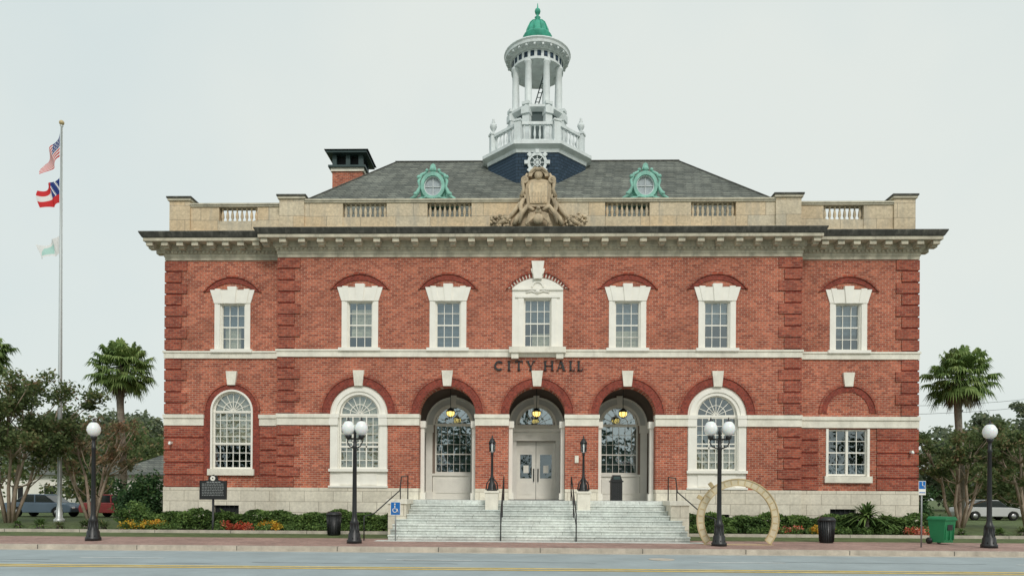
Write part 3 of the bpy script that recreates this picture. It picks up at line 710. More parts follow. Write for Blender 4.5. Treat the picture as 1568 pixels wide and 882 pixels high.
for i in range(9):
    t = i / 9; b.tube([(CX - .3 + .65 * t, CY - .3 + .4 * t, 22 + 2.45 * t), (CX - .1 + .65 * t, CY - .3 + .4 * t, 22 + 2.45 * t)], .02, DG, 5)
b.tube([(CX - .5, CY + .4, 22), (CX - .5, CY + .4, 24.45)], .04, WG)
zo = 18.42; yo = CY - 2.56
b.arc(0, zo, .36, .5, 0, 2 * pi, yo - .1, yo, WG, 28)
for k in range(8):
    a = k * pi / 4; b.M = Matrix.Translation((0, 0, zo)) @ Matrix.Rotation(a, 4, 'Y'); b.box(-.09, .09, yo - .13, yo, .45, .64, WG); b.M = None
b.plate([(.37 * cos(t * pi / 12), zo + .37 * sin(t * pi / 12)) for t in range(24)], [], yo - .03, yo - .001, DG)
for t in range(4):
    b.M = Matrix.Translation((0, 0, zo)) @ Matrix.Rotation(t * pi / 4, 4, 'Y'); b.box(-.018, .018, yo - .06 - t * .003, yo - .03, -.36, .36, WG); b.M = None
b.arc(0, zo, .15, .19, 0, 2 * pi, yo - .075, yo - .03, WG, 16)
b.obj('cupola', hall)

b = B()
for x, z in ((-15.9, 3.85), (15.9, 3.6)): b.box(x - .04, x + .04, WY - .25, WY - .055, z, z + .1, WH); b.ball((x, WY - .25, z), .06, GLB)
b.box(1.62, 1.78, -.06, -.001, 3.1, 3.4, LS)
b.obj('wall_fixtures', hall)

# ================================================================== GROUND
asph = plain('asphalt_worn', (.36, .415, .43), .85, .2, .7, bump=.5, streak=0)
grass = plain('grass_lawn', (.12, .155, .06), .95, .5, 3., bump=.9)
walk = brickmat('brick_paving', (.50, .31, .26), (.36, .22, .19), (.36, .31, .27), .22, .11, .09, plane='floor', big=.3, bump=.3)
conc = plain('kerb_concrete', (.56, .50, .42), .85, .3, 2.5, bump=.4, streak=.4, dark=(.25, .22, .18))
mulch = plain('mulch_bed', (.12, .085, .055), .95, .5, 6., bump=1.)
yel = plain('road_paint_yellow', (.88, .62, .14), .7, .3, 5.)
wht = plain('road_paint_white', (.75, .77, .75), .7, .35, 5.)
def flat(name, x0, x1, y0, y1, z, mat):
    b = B(); b.add([(x0, y0, z), (x1, y0, z), (x1, y1, z), (x0, y1, z)], [(0, 1, 2, 3)], mat); return b.obj(name, recalc=False)
b = B()
S = 900
b.add([(-S, S, .15), (S, S, .15), (S, -2.4, .15), (-S, -2.4, .15), (S, -9.25, .115), (-S, -9.25, .115), (S, -9.25, -.01), (-S, -9.25, -.01), (S, -27, -.01), (-S, -27, -.01), (S, -27, .12), (-S, -27, .12), (S, -S, .12), (-S, -S, .12)],
      [(0, 3, 2, 1), (3, 5, 4, 2), (5, 7, 6, 4), (7, 9, 8, 6), (9, 11, 10, 8), (11, 13, 12, 10)], grass)
b.obj('ground', recalc=False)
b = B()
b.add([(-200, -26.9, 0), (200, -26.9, 0), (200, -9.6, 0), (-200, -9.6, 0)], [(0, 1, 2, 3)], asph)
b.obj('road', recalc=False)
b = B(); b.box(-200, 200, -9.1, -2.7, .0, .136, walk)
b.obj('sidewalk')
b = B(); b.box(-200, 200, -9.3, -9.1, -.05, .139, conc); b.box(-200, 200, -9.62, -9.3, -.05, .006, conc); b.box(-200, 200, -27.1, -26.9, -.05, .13, conc)
for i in range(-50, 51): b.box(i * 3.0, i * 3.0 + .02, -9.305, -9.1, .0, .1395, CD)
b.obj('kerb')
b = B(); b.box(-80, -5.6, -2.7, -2.5, .0, .26, conc); b.box(5.6, 80, -2.7, -2.5, .0, .26, conc)
for i in range(-26, 27):
    if abs(i * 3) > 6: b.box(i * 3.0, i * 3.0 + .02, -2.702, -2.5, .0, .262, CD)
b.obj('planter_edging')
flat('planting_bed', -17.5, -5.6, -2.5, .3, .21, mulch); flat('planting_bed', 5.6, 17.5, -2.5, .3, .21, mulch)
b = B(); b.box(-5.6, 5.6, -2.75, -2.5, 0, .14, conc); b.box(-5.5, 5.5, -6.6, -6.05, .0, .1405, STP); b.obj('entrance_apron')
b = B()
for y in (-13.95, -14.3): b.add([(-200, y, .008), (200, y, .008), (200, y + .15, .008), (-200, y + .15, .008)], [(0, 1, 2, 3)], yel)
b.obj('centre_line_marking', recalc=False)
b = B()
for x in range(-84, 80, 8):
    b.add([(x, -12.0, .006), (x + 2.2, -12.0, .006), (x + 2.2, -11.88, .006), (x, -11.88, .006)], [(0, 1, 2, 3)], wht)
b.obj('lane_dash_marking', recalc=False)
tar = plain('tar_seal', (.16, .18, .19), .7, .3, 4.)
b = B()
for k in range(12):
    x = U(-22, 22); y = U(-14.8, -10.2); pts = []
    for i in range(14):
        pts.append((x, y)); x += U(.2, .6); y += U(-.08, .08)
    for i in range(13):
        (xa, ya), (xb, yb) = pts[i], pts[i + 1]; w_ = .018
        b.add([(xa, ya - w_, .004), (xb, yb - w_, .004), (xb, yb + w_, .004), (xa, ya + w_, .004)], [(0, 1, 2, 3)], tar)
b.obj('road_crack_seal', recalc=False)
b = B(); b.lathe(3.2, -11.2, [(.34, .004), (.34, .012)], conc, 24, smooth=False); b.obj('manhole_cover')

# ================================================================== STREET FURNITURE
def lamp(x, y, double=False, h=4.1, sp=.21):
    e = empty('street_lamp'); b = B(); z0 = .136
    pt = h - .68
    b.lathe(x, y, [(.24, z0), (.24, z0 + .1), (.2, z0 + .14), (.19, z0 + .3), (.14, z0 + .38), (.13, z0 + .62), (.15, z0 + .66), (.1, z0 + .74), (.075, z0 + .85), (.06, pt - .3), (.08, pt - .28), (.06, pt - .22), (.05, pt)], BK, 16)
    for k in range(8):
        a = k * pi / 4; b.tube([(x + .195 * cos(a), y + .195 * sin(a), z0 + .12), (x + .14 * cos(a), y + .14 * sin(a), z0 + .4), (x + .13 * cos(a), y + .13 * sin(a), z0 + .62)], .018, BK, 5)
    g = B()
    heads = [-sp, sp] if double else [0]
    if double:
        b.tube([(x - sp - .03, y, pt + .02), (x + sp + .03, y, pt + .02)], .03, BK); b.lathe(x, y, [(.05, pt), (.04, pt + .15), (.06, pt + .2), (.02, pt + .32), (.0, pt + .4)], BK, 10)
        for s_ in (-1, 1): b.tube([(x + s_ * .05, y, pt - .28), (x + s_ * sp * .8, y, pt - .22), (x + s_ * (sp + .03), y, pt - .08), (x + s_ * sp, y, pt + .02)], .02, BK, 6); b.tube([(x, y, pt - .12), (x + s_ * .11, y, pt - .06), (x + s_ * .08, y, pt + .0)], .014, BK, 5)
    for dx in heads:
        X = x + dx
        b.lathe(X, y, [(.05, pt), (.09, pt + .06), (.1, pt + .12), (.07, pt + .15)], BK, 12)
        g.lathe(X, y, [(.09, pt + .13), (.17, pt + .2), (.21, pt + .31), (.2, pt + .42), (.14, pt + .53), (.08, pt + .58)], GLB, 18)
        b.lathe(X, y, [(.09, pt + .575), (.07, pt + .6), (.02, pt + .64), (.025, pt + .67), (0, pt + .72)], BK, 10)
    b.obj('post', e); g.obj('globe', e)
lamp(-14.5, -7.4, h=4.08); lamp(14.1, -7.6, h=4.1); lamp(-5.88, -7.7, True, 4.12); lamp(5.66, -7.7, True, 4.15, .28)

def bin_(name, x, y, z, h=.85, r=.27):
    b = B(); b.lathe(x, y, [(r * .78, z), (r * .8, z + .05), (r * .95, z + h * .86)], BK, 20)
    for k in range(24):
        a = k * pi / 12; b.tube([(x + r * .84 * cos(a), y + r * .84 * sin(a), z + .04), (x + r * 1.0 * cos(a), y + r * 1.0 * sin(a), z + h * .86)], .014, BK, 5)
    b.lathe(x, y, [(r * 1.02, z + h * .84), (r * 1.1, z + h * .87), (r * 1.06, z + h * .92), (r * .8, z + h), (r * .45, z + h * 1.0), (r * .42, z + h * .95)], BK, 20)
    b.obj(name)
bin_('litter_bin', -7.7, -3.5, .136, .9, .27); bin_('litter_bin', 9.85, -5.7, .136, .88, .27)
b = B(); b.box(3.2, 3.68, .25, .7, 1.505, 2.3, BK); b.box(3.16, 3.72, .21, .74, 2.3, 2.36, BK); b.plate([(3.2, 2.36), (3.68, 2.36), (3.6, 2.6), (3.28, 2.6)], [], .26, .69, BK)
for i in range(5): b.box(3.22 + i * .095, 3.26 + i * .095, .235, .25, 1.55, 2.25, BK)
b.box(3.3, 3.58, .245, .26, 2.41, 2.54, DG); b.obj('waste_receptacle')
gb = plain('green_plastic', (.03, .24, .10), .45, .15, bump=0)
b = B(); bx, by = 13.6, -5.9
b.M = Matrix.Translation((bx, by, 0)) @ Matrix.Rotation(radians(25), 4, 'Z') @ Matrix.Diagonal((.95, .95, 1, 1)) @ Matrix.Translation((-bx, -by, 0))
b.add([(bx - .24, by - .26, .2), (bx + .24, by - .26, .2), (bx + .24, by + .22, .2), (bx - .24, by + .22, .2), (bx - .29, by - .34, .95), (bx + .29, by - .34, .95), (bx + .29, by + .3, .95), (bx - .29, by + .3, .95)],
      [(0, 3, 2, 1), (4, 5, 6, 7), (0, 1, 5, 4), (1, 2, 6, 5), (2, 3, 7, 6), (3, 0, 4, 7)], gb)
b.box(bx - .31, bx + .31, by - .38, by + .33, .95, 1.0, gb); b.plate([(bx - .3, 1.0), (bx + .3, 1.0), (bx + .25, 1.07), (bx - .25, 1.07)], [], by - .36, by + .31, gb)
b.tube([(bx - .28, by + .38, .96), (bx + .28, by + .38, .96)], .02, BK)
for xx in (-.2, 0, .2): b.box(bx + xx - .012, bx + xx + .012, by - .33, by - .27, .3, .85, gb)
b.box(bx - .13, bx + .13, by - .335, by - .29, .62, .8, BK)
for s_ in (-1, 1): b.tube([(bx + s_ * .22, by + .26, .25), (bx + s_ * .3, by + .26, .25)], .11, BK, 16)
b.M = None
b.obj('wheelie_bin')
tx, nt, bs = _base('marker_lettering')
bs.inputs['Base Color'].default_value = (.30, .32, .32, 1); bs.inputs['Roughness'].default_value = .6
b = B(); mx, my = -13.0, -2.0
b.lathe(mx, my, [(.06, .2), (.05, .3), (.045, 1.5)], BK, 10)
b.plate([(mx - .5, 1.5), (mx + .5, 1.5), (mx + .5, 2.2), (mx + .2, 2.24), (mx + .16, 2.38), (mx, 2.46), (mx - .16, 2.38), (mx - .2, 2.24), (mx - .5, 2.2)], [], my - .04, my + .04, BK)
for x0, x1, z0, z1 in ((mx - .54, mx + .54, 1.46, 1.5), (mx - .54, mx - .5, 1.5, 2.22), (mx + .5, mx + .54, 1.5, 2.22)): b.box(x0, x1, my - .05, my + .05, z0, z1, BK)
b.arc(mx, 2.31, .03, .1, 0, 2 * pi, my - .06, my - .04, WH, 14)
for j in range(9):
    z = 2.14 - j * .065; x = mx - .44
    if j == 0: x = mx - .25
    while x < (mx + .42 if j else mx + .25):
        l = U(.04, .11); b.box(x, min(x + l, mx + .44), my - .045, my - .04, z, z + (.035 if j == 0 else .022), tx); x += l + .025
b.obj('historic_marker')
blue = plain('sign_blue', (.02, .16, .48), .4, .05, bump=0); galv = plain('galvanised', (.35, .36, .36), .5, .15, metal=.6, bump=0)
b = B(); sx_, sy_ = -4.82, -6.35
b.tube([(sx_, sy_, .136), (sx_, sy_, 1.42)], .022, galv); b.box(sx_ - .17, sx_ + .17, sy_ - .035, sy_ - .025, 1.0, 1.45, WH); b.box(sx_ - .155, sx_ + .155, sy_ - .038, sy_ - .035, 1.015, 1.435, blue)
b.ball((sx_ - .02, sy_ - .045, 1.37), .03, WH, 8); b.tube([(sx_ - .02, sy_ - .045, 1.33), (sx_ - .02, sy_ - .045, 1.21), (sx_ + .06, sy_ - .045, 1.21), (sx_ + .09, sy_ - .045, 1.1)], .014, WH, 6)
b.arc(sx_ - .02, 1.17, .06, .08, radians(120), radians(380), sy_ - .05, sy_ - .036, WH, 12); b.obj('accessible_entrance_sign')
b = B(); sx_, sy_ = 12.0, -7.6
b.tube([(sx_, sy_, .136), (sx_, sy_, 2.2)], .025, galv); b.box(sx_ - .11, sx_ + .11, sy_ - .035, sy_ - .025, 1.78, 2.22, WH); b.box(sx_ - .1, sx_ + .1, sy_ - .038, sy_ - .035, 1.97, 2.205, blue)
b.ball((sx_, sy_ - .045, 2.16), .02, WH, 8); b.tube([(sx_, sy_ - .045, 2.13), (sx_, sy_ - .045, 2.07), (sx_ + .05, sy_ - .045, 2.07), (sx_ + .06, sy_ - .045, 2.0)], .011, WH, 6)
b.box(sx_ - .09, sx_ + .09, sy_ - .04, sy_ - .035, 1.84, 1.87, blue); b.obj('parking_sign')
gold = plain('gold_painted_metal', (.60, .47, .26), .45, .2, 3., metal=.1, bump=0)
pale = plain('pale_bronze_band', (.68, .60, .42), .5, .2, 3., bump=.1)
b = B(); rx, ry, rz = 6.45, -7.0, .95; ro = 1.33
a0, a1 = radians(-37), radians(217)
b.arc(rx, rz, ro - .03, ro, a0, a1, ry - .04, ry + .04, gold, 60); b.arc(rx, rz, ro - .24, ro - .215, a0, a1, ry - .04, ry + .04, gold, 60)
b.arc(rx, rz, ro - .215, ro - .03, a0, a1, ry - .015, ry + .015, pale, 60)
n = 24
for i in range(n + 1):
    a = a0 + (a1 - a0) * i / n
    b.M = Matrix.Translation((rx, 0, rz)) @ Matrix.Rotation(-a, 4, 'Y')
    b.box(ro - .19, ro - .06, ry - .025, ry - .015, -.018, .018, gold)
    b.M = None
for a in (radians(128), radians(150)):
    b.M = Matrix.Translation((rx, 0, rz)) @ Matrix.Rotation(-a, 4, 'Y'); b.box(ro - .02, ro + .17, ry - .04, ry + .04, -.06, .06, gold); b.M = None
b.box(rx - 1.12, rx + 1.12, ry - .12, ry + .12, .13, .15, gold)
b.obj('ring_sculpture')
fx, fy = -25.35, 7.0
fp = empty('flagpole'); b = B()
pole = plain('pole_aluminium', (.62, .65, .65), .4, .05, metal=.4, bump=0)
b.lathe(fx, fy, [(.28, .15), (.26, .3), (.16, .38), (.14, .9), (.11, 1.0), (.1, 8), (.075, 15), (.05, 21.2), (.09, 21.25), (.05, 21.3)], pole, 14); b.ball((fx, fy, 21.42), .13, gold)
b.tube([(fx + .14, fy, 1.2), (fx + .12, fy - .1, 21.1)], .008, wht, 4)
b.obj('pole', fp)
FR_, FW_, FB_ = plain('flag_red', (.62, .035, .04), .8, .1, bump=0), plain('flag_white', (.8, .8, .79), .8, .05, bump=0), plain('flag_blue', (.02, .045, .20), .8, .1, bump=0)
FT_ = plain('flag_pale_green', (.45, .68, .62), .8, .15, bump=0)
def flag(name, ztop, hoist, fly, ang, rows, cols, colf, amp=.16, ph=0., shr=.25, vx=.25):
    b = B(); V = []
    for j in range(rows + 1):
        for i in range(cols + 1):
            u = i / cols; v = j / rows
            aa = ang * (1 - .14 * u); L = fly * u * (1 - .12 * v)
            dx = -L * cos(aa) - vx * v * u * hoist; dz = -L * sin(aa)
            x = fx - .1 + dx + .09 * sin(u * 9 + v * 3 + ph) * u + .1 * v * u; y = fy + amp * sin(u * 8 + v * 2.5 + ph) * (u ** .5) * 1.3 - .35 * u; z = ztop - v * hoist * (1 - shr * u) + dz + .05 * sin(u * 11 + ph)
            V.append((x, y, z))
    for j in range(rows):
        for i in range(cols):
            q = [j * (cols + 1) + i, j * (cols + 1) + i + 1, (j + 1) * (cols + 1) + i + 1, (j + 1) * (cols + 1) + i]
            b.add([V[k] for k in q], [(0, 1, 2, 3)], colf(i / cols, j / rows, i, j), True)
    b.obj(name, fp, recalc=False)
def us(u, v, i, j):
    if u < .4 and v < 7 / 13:
        return FW_ if (i % 2 == 0 and j % 2 == 1) else FB_
    return FR_ if j % 2 == 0 else FW_
flag('national_flag', 21.0, 1.4, 1.95, radians(82), 13, 26, us, ph=.4, shr=.35, vx=.15)
def ga(u, v, i, j):
    if u < .36 and v < .66: return FB_ if (i + j) % 5 else FW_
    return FR_ if (v < .33 or v > .66) else FW_
flag('state_flag', 18.5, 1.4, 1.2, radians(52), 12, 24, ga, ph=1.5, vx=.1)
flag('city_flag', 15.4, .95, 1.1, radians(48), 8, 18, lambda u, v, i, j: FT_ if .3 < u < .7 and .2 < v < .8 else FW_, ph=3.)

# ================================================================== VEGETATION
L_MYR = leafmat('leaves_crape_myrtle', [(.1, (.05, .08, .035)), (.45, (.13, .18, .07)), (.7, (.20, .25, .10)), (.92, (.34, .22, .13))], trans=.4)
L_RED = leafmat('leaves_autumn', [(.1, (.09, .09, .05)), (.4, (.17, .18, .09)), (.65, (.32, .22, .13)), (.9, (.40, .21, .13))], trans=.4)
L_DRK = leafmat('leaves_dark_shrub', [(.1, (.02, .045, .02)), (.6, (.05, .11, .04)), (.95, (.11, .19, .06))])
L_HDG = leafmat('leaves_hedge', [(.1, (.03, .065, .018)), (.5, (.095, .165, .045)), (.95, (.20, .30, .08))])
L_YEL = leafmat('leaves_yellow', [(.1, (.30, .25, .04)), (.5, (.62, .44, .05)), (.9, (.65, .25, .04))])
L_FLR = leafmat('flowers_red', [(.1, (.35, .05, .04)), (.5, (.6, .12, .05)), (.9, (.7, .4, .3))])
L_PLM = leafmat('palm_fronds', [(.1, (.05, .09, .025)), (.5, (.16, .25, .07)), (.95, (.34, .42, .15))], trans=.3)
L_DEAD = leafmat('palm_dead', [(.1, (.14, .11, .06)), (.9, (.36, .30, .19))])
L_BG = leafmat('leaves_background', [(.1, (.10, .13, .085)), (.5, (.17, .21, .13)), (.95, (.27, .28, .17))], trans=.35)
BARK = plain('bark_crape', (.46, .36, .28), .8, .35, 4., bump=.5)
BARKP = plain('bark_palm', (.32, .28, .23), .9, .45, 9., bump=1.)
def leaves(name, clusters, mat, dens, size, parent, shell=.35, aspect=.55):
    V = []; F = []
    for (c, r, sq) in clusters:
        n = int(dens * r * r)
        for _ in range(n):
            while True:
                d = Vector((U(-1, 1), U(-1, 1), U(-1, 1)))
                if .05 < d.length < 1: break
            d = d.normalized() * (shell + (1 - shell) * R() ** .6) * U(.7, 1.3)
            p = Vector(c) + Vector((d.x * r, d.y * r, d.z * r * sq))
            a = Vector((U(-1, 1), U(-1, 1), U(-1, .6))).normalized(); q = a.cross(Vector((U(-1, 1), U(-1, 1), U(-1, 1)))).normalized()
            s = size * U(.6, 1.3); a *= s; q *= s * aspect
            k = len(V); V += [tuple(p - a), tuple(p + q), tuple(p + a), tuple(p - q)]; F.append((k, k + 1, k + 2, k + 3))
    me = bpy.data.meshes.new(name); me.from_pydata(V, [], F); me.materials.append(mat); me.update()
    o = bpy.data.objects.new(name, me); scene.collection.objects.link(o); o.parent = parent
    return o
def myrtle(name, x, y, h, spread, nst=5, mat=L_MYR, dens=520, clr=1., low=.45, nper=10, size=.11):
    e = empty(name); b = B(); cl = []
    for k in range(nst):
        a = 2 * pi * k / nst + U(-.3, .3); tipr = spread * U(.35, .8)
        p = [Vector((x + .15 * cos(a), y + .15 * sin(a), .1))]
        for t in (.25, .45, .65, .85):
            rr = .15 + tipr * t ** 1.2; p.append(Vector((x + rr * cos(a) + U(-.14, .14), y + rr * sin(a) + U(-.14, .14), h * t)))
        b.tube(p, [.095, .08, .065, .045, .02], BARK, 7)
        for _ in range(nper):
            i = random.choice((1, 2, 2, 3, 3)); s0 = p[i]; aa = a + U(-1.6, 1.6); L = spread * U(.25, .7)
            q = s0 + Vector((cos(aa) * L, sin(aa) * L, h * U(.08, .34)))
            if q.z > h: q.z = h * U(.88, 1.04)
            mdl = (s0 + q) / 2 + Vector((U(-.15, .15), U(-.15, .15), -.1)); b.tube([s0, mdl, q], [.035, .025, .01], BARK, 5)
            if q.z > h * low: cl.append((q, spread * U(.10, .22) * clr, .7)); cl.append(((q + mdl) / 2 + Vector((U(-.3, .3), U(-.3, .3), U(0, .3))), spread * U(.08, .17) * clr, .7))
        cl.append((p[-1] + Vector((0, 0, h * .06)), spread * .2 * clr, .75))
    b.obj('trunk', e); leaves('foliage', cl, mat, dens, size, e, .1)
myrtle('crape_myrtle_tree', -27.0, 5.6, 7.6, 3.8, 6, dens=560, size=.095)
myrtle('crape_myrtle_tree', -24.2, 8.0, 5.8, 2.5, 5, L_RED, 400, .9, .55, size=.085)
myrtle('crape_myrtle_tree', -29.5, 3.0, 6.8, 3.0, 5, dens=480, size=.095)
myrtle('crape_myrtle_tree', 22.3, 7.5, 5.4, 2.4, 5, dens=580, size=.09)
myrtle('crape_myrtle_tree', 25.6, 7.0, 5.4, 2.5, 5, L_MYR, 560, size=.09)
myrtle('crape_myrtle_tree', 20.6, 16.0, 5.8, 2.5, 4, L_MYR, 460, size=.1)

def palm(name, x, y, zc, cr=1.75, nf=105):
    e = empty(name); b = B()
    pts = [(x + .12 * sin(i * .6), y, .1 + (zc - .4) * i / 9) for i in range(10)]
    b.tube(pts, [.24, .2, .19, .185, .18, .18, .18, .19, .22, .25], BARKP, 12)
    for k in range(60):
        z = U(zc - 1.4, zc - .2); a = U(0, 2 * pi); b.tube([(x + .15 * cos(a), y + .15 * sin(a), z), (x + .33 * cos(a), y + .33 * sin(a), z + .25)], [.05, .02], BARKP, 4)
    for k in range(50):
        z = U(.3, zc - 1.3); a = U(0, 2 * pi); b.tube([(x + .17 * cos(a), y + .17 * sin(a), z), (x + .22 * cos(a), y + .22 * sin(a), z + .12)], [.04, .02], BARKP, 4)
    b.obj('trunk', e)
    def fronds(nn, e0, e1, mat, nm, pet, ll, droop):
        f = B()
        for k in range(nn):
            az = k * 2.39996 + U(-.25, .25); el = e0 + (e1 - e0) * (k + .5) / nn + U(-.15, .15)
            d = Vector((cos(az) * cos(el), sin(az) * cos(el), sin(el))); c = Vector((x, y, zc))
            P = pet * U(.7, 1.3); h = c + d * P + Vector((0, 0, -.15 * P))
            f.tube([c, c + d * P * .5, h], [.025, .02, .015], mat, 4)
            sd = d.cross(Vector((0, 0, 1))); sd = sd.normalized() if sd.length > .05 else Vector((1, 0, 0))
            nrm = sd.cross(d)
            for q in range(19):
                a = radians(-120 + 240 * q / 18); dr = (d * cos(a) + sd * sin(a) + nrm * .12).normalized(); L = ll * (.7 + .3 * cos(a * .7)) * U(.8, 1.1)
                wv = dr.cross(nrm).normalized() * .05
                m1 = h + dr * L * .55 + Vector((0, 0, -droop * .12 * L)); tp = h + dr * L * .9 + Vector((0, 0, -droop * L * U(.7, 1.4)))
                f.add([h, m1 - wv, tp, m1 + wv], [(0, 1, 2, 3)], mat)
        f.obj(nm, e, recalc=False)
    fronds(nf, -.85, 1.45, L_PLM, 'fronds', cr * .66, cr * .42, .55)
    fronds(16, -1.4, -.95, L_DEAD, 'dead_fronds', cr * .5, cr * .38, .5)
palm('palmetto_tree', -23.75, 10, 9.0); palm('palmetto_tree', 23.8, 10, 8.6, 1.85); palm('palmetto_tree', -31.3, 9, 9.7, 1.7)

def shrub(name, x, y, r, h, mat, dens=900, size=.07):
    e = empty(name); cl = [(Vector((x + U(-r, r) * .6, y + U(-r, r) * .4, .2 + h * U(.2, .85))), r * U(.3, .6), h / (2 * r) * U(.7, 1.)) for _ in range(12)]
    b = B()
    for k in range(6): b.tube([(x, y, .15), (x + U(-r, r) * .5, y + U(-r, r) * .4, .2 + h * .7)], [.03, .01], BARK, 5)
    b.obj('stems', e); leaves('foliage', cl, mat, dens, size, e, .2)
shrub('evergreen_shrub', -18.6, 3.0, 1.2, 2.6, L_DRK, 900, .09); shrub('evergreen_shrub', -20.2, 5.0, 1.1, 2.4, L_DRK, 700, .09); shrub('evergreen_shrub', 18.6, 5.0, 1.1, 2.2, L_DRK, 700, .09)
shrub('evergreen_shrub', -17.6, .4, .8, 1.1, L_HDG)
def hedge(name, x0, x1, y0, y1, h, mat, n):
    e = empty(name); V = []; F = []
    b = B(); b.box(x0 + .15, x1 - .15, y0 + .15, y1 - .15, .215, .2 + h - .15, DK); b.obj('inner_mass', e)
    for _ in range(n):
        x = U(x0, x1); hh = h * (1 + .12 * sin(x * 2.1) + .1 * sin(x * 5.3 + 1)); t = R()
        if t < .5: p = Vector((x, y0 + U(-.08, .12) + .08 * sin(x * 4), .2 + hh * R() ** .8))
        else: p = Vector((x, U(y0, y1), .2 + hh + U(-.12, .08)))
        a = Vector((U(-1, 1), U(-1, 1), U(-.5, 1))).normalized(); q = a.cross(Vector((U(-1, 1), U(-1, 1), U(-1, 1)))).normalized(); s = U(.04, .085)
        a *= s; q *= s * .55; k = len(V); V += [tuple(p - a), tuple(p + q), tuple(p + a), tuple(p - q)]; F.append((k, k + 1, k + 2, k + 3))
    me = bpy.data.meshes.new('foliage'); me.from_pydata(V, [], F); me.materials.append(mat); o = bpy.data.objects.new('foliage', me); scene.collection.objects.link(o); o.parent = e
hedge('boxwood_hedge', -16.4, -5.8, -1.3, -.5, .66, L_HDG, 15000); hedge('boxwood_hedge', 5.8, 16.4, -1.3, -.5, .66, L_HDG, 15000)
def flowers(name, x0, x1, mat, n, h=.4, y0=-2.3, y1=-1.5):
    e = empty(name); cl = []
    for _ in range(n):
        cl.append((Vector((U(x0, x1), U(y0, y1), .22 + h * .45)), U(.16, .28), .9))
    leaves('foliage', cl, mat, 2600, .045, e, .1, .7)
flowers('yellow_shrub_bed', -16.6, -15.1, L_YEL, 12); flowers('yellow_shrub_bed', -11.2, -10.3, L_YEL, 8); flowers('yellow_shrub_bed', 10.6, 11.5, L_YEL, 8)
flowers('red_flower_bed', -12.6, -11.4, L_FLR, 6, .3); flowers('red_flower_bed', 9.6, 10.6, L_FLR, 6, .3); flowers('red_flower_bed', 14.6, 16.0, L_FLR, 6, .25)
flowers('ground_cover_plants', -16.5, -6, L_HDG, 40, .25); flowers('ground_cover_plants', 6, 16.5, L_HDG, 40, .25)
def sago(name, x, y, r, z=.25, n=60, mat=L_HDG, wd=.05):
    b = B()
    b.lathe(x, y, [(.14, .15), (.13, .3), (.05, z + .3)], BARKP, 8)
    for k in range(n):
        az = k * 2.4; el = U(.15, 1.35); L = r * U(.8, 1.15); d = Vector((cos(az) * cos(el), sin(az) * cos(el), sin(el))); c = Vector((x, y, z + .2))
        sd = Vector((-sin(az), cos(az), 0)); P = [c + d * L * t + Vector((0, 0, -.45 * L * t * t)) for t in (0, .35, .7, 1.)]
        for i in range(3): b.add([P[i] - sd * wd, P[i + 1] - sd * (wd if i < 2 else .01), P[i + 1] + sd * (wd if i < 2 else .01), P[i] + sd * wd], [(0, 1, 2, 3)], mat)
    b.obj(name, recalc=False)
sago('sago_palm', -12.9, -1.1, .9, .4); sago('sago_palm', 13.2, -1.5, 1.1, .7, 130, L_HDG, .035); sago('sago_palm', 14.1, -1.2, .8, .4, 90, L_HDG, .035)
for i in range(12): sago('ornamental_grass', -31 + i * 1.2 + U(-.3, .3), U(-1.9, 0.6), U(.4, .7), .05, 110, random.choice((L_HDG, L_MYR)), .02)
for i in range(9): sago('ornamental_grass', 17.2 + i * 1.3, U(-1.9, -.6), U(.35, .6), .05, 110, random.choice((L_HDG, L_MYR)), .02)

def treeline(name, x0, x1, y0, y1, h0, h1, n, dens=60, size=.4, mat=L_BG):
    e = empty(name); cl = []
    for _ in range(n):
        h = U(h0, h1); x = U(x0, x1); y = U(y0, y1)
        for k in range(7): cl.append((Vector((x + U(-2, 2), y + U(-1, 1), h * U(.2, .98))), U(.6, 1.9), .8))
    leaves('foliage', cl, mat, dens, size, e, .2, .6)
treeline('background_trees', -95, -34, 55, 75, 8, 13, 60, 90, .3); treeline('background_trees', 34, 95, 50, 75, 8, 13, 60, 90, .3)
treeline('background_trees', -34, 34, 60, 70, 5, 7, 16)
treeline('shade_tree_row', -46, -25, 24, 34, 4.5, 8.5, 9, 130, .17, L_MYR); treeline('shade_tree_row', 24, 46, 22, 36, 4.5, 8.0, 13, 130, .17, L_MYR)
treeline('street_trees_opposite', -60, 60, -62, -50, 7, 13, 40, 40, .5, L_DRK)

def house(name, x0, x1, y0, y1, h, rh, wallm, roofm):
    b = B(); b.box(x0, x1, y0, y1, 0, h, wallm); ym = (y0 + y1) / 2; e = .5
    b.add([(x0 - e, y0 - e, h), (x1 + e, y0 - e, h), (x1 + e, y1 + e, h), (x0 - e, y1 + e, h), (x0 + 1.5, ym, h + rh), (x1 - 1.5, ym, h + rh)], [(0, 1, 5, 4), (1, 2, 5), (2, 3, 4, 5), (3, 0, 4), (0, 3, 2, 1)], roofm)
    n = max(1, int((x1 - x0) / 2.6))
    for i in range(n):
        x = x0 + (x1 - x0) * (i + .5) / n; b.box(x - .5, x + .5, y0 - .03, y0, .9, 2.4, DK); b.box(x - .6, x + .6, y0 - .06, y0 - .03, .8, .9, WH); b.box(x - .03, x + .03, y0 - .05, y0 - .03, .9, 2.4, WH); b.box(x - .6, x + .6, y0 - .06, y0 - .03, 2.4, 2.5, WH)
    b.obj(name)
house('white_house', -52, -40, 34, 42, 3.4, 2.6, WH, SL); house('white_house', -29.5, -25.8, 19, 26, 3.0, 1.6, WH, SL)
house('white_house', 46, 58, 38, 46, 3.0, 1.8, WH, SL)
tyre = plain('tyre_rubber', (.02, .02, .02), .8, .1, bump=0); rim = plain('wheel_rim', (.4, .4, .4), .3, .1, metal=.8, bump=0)
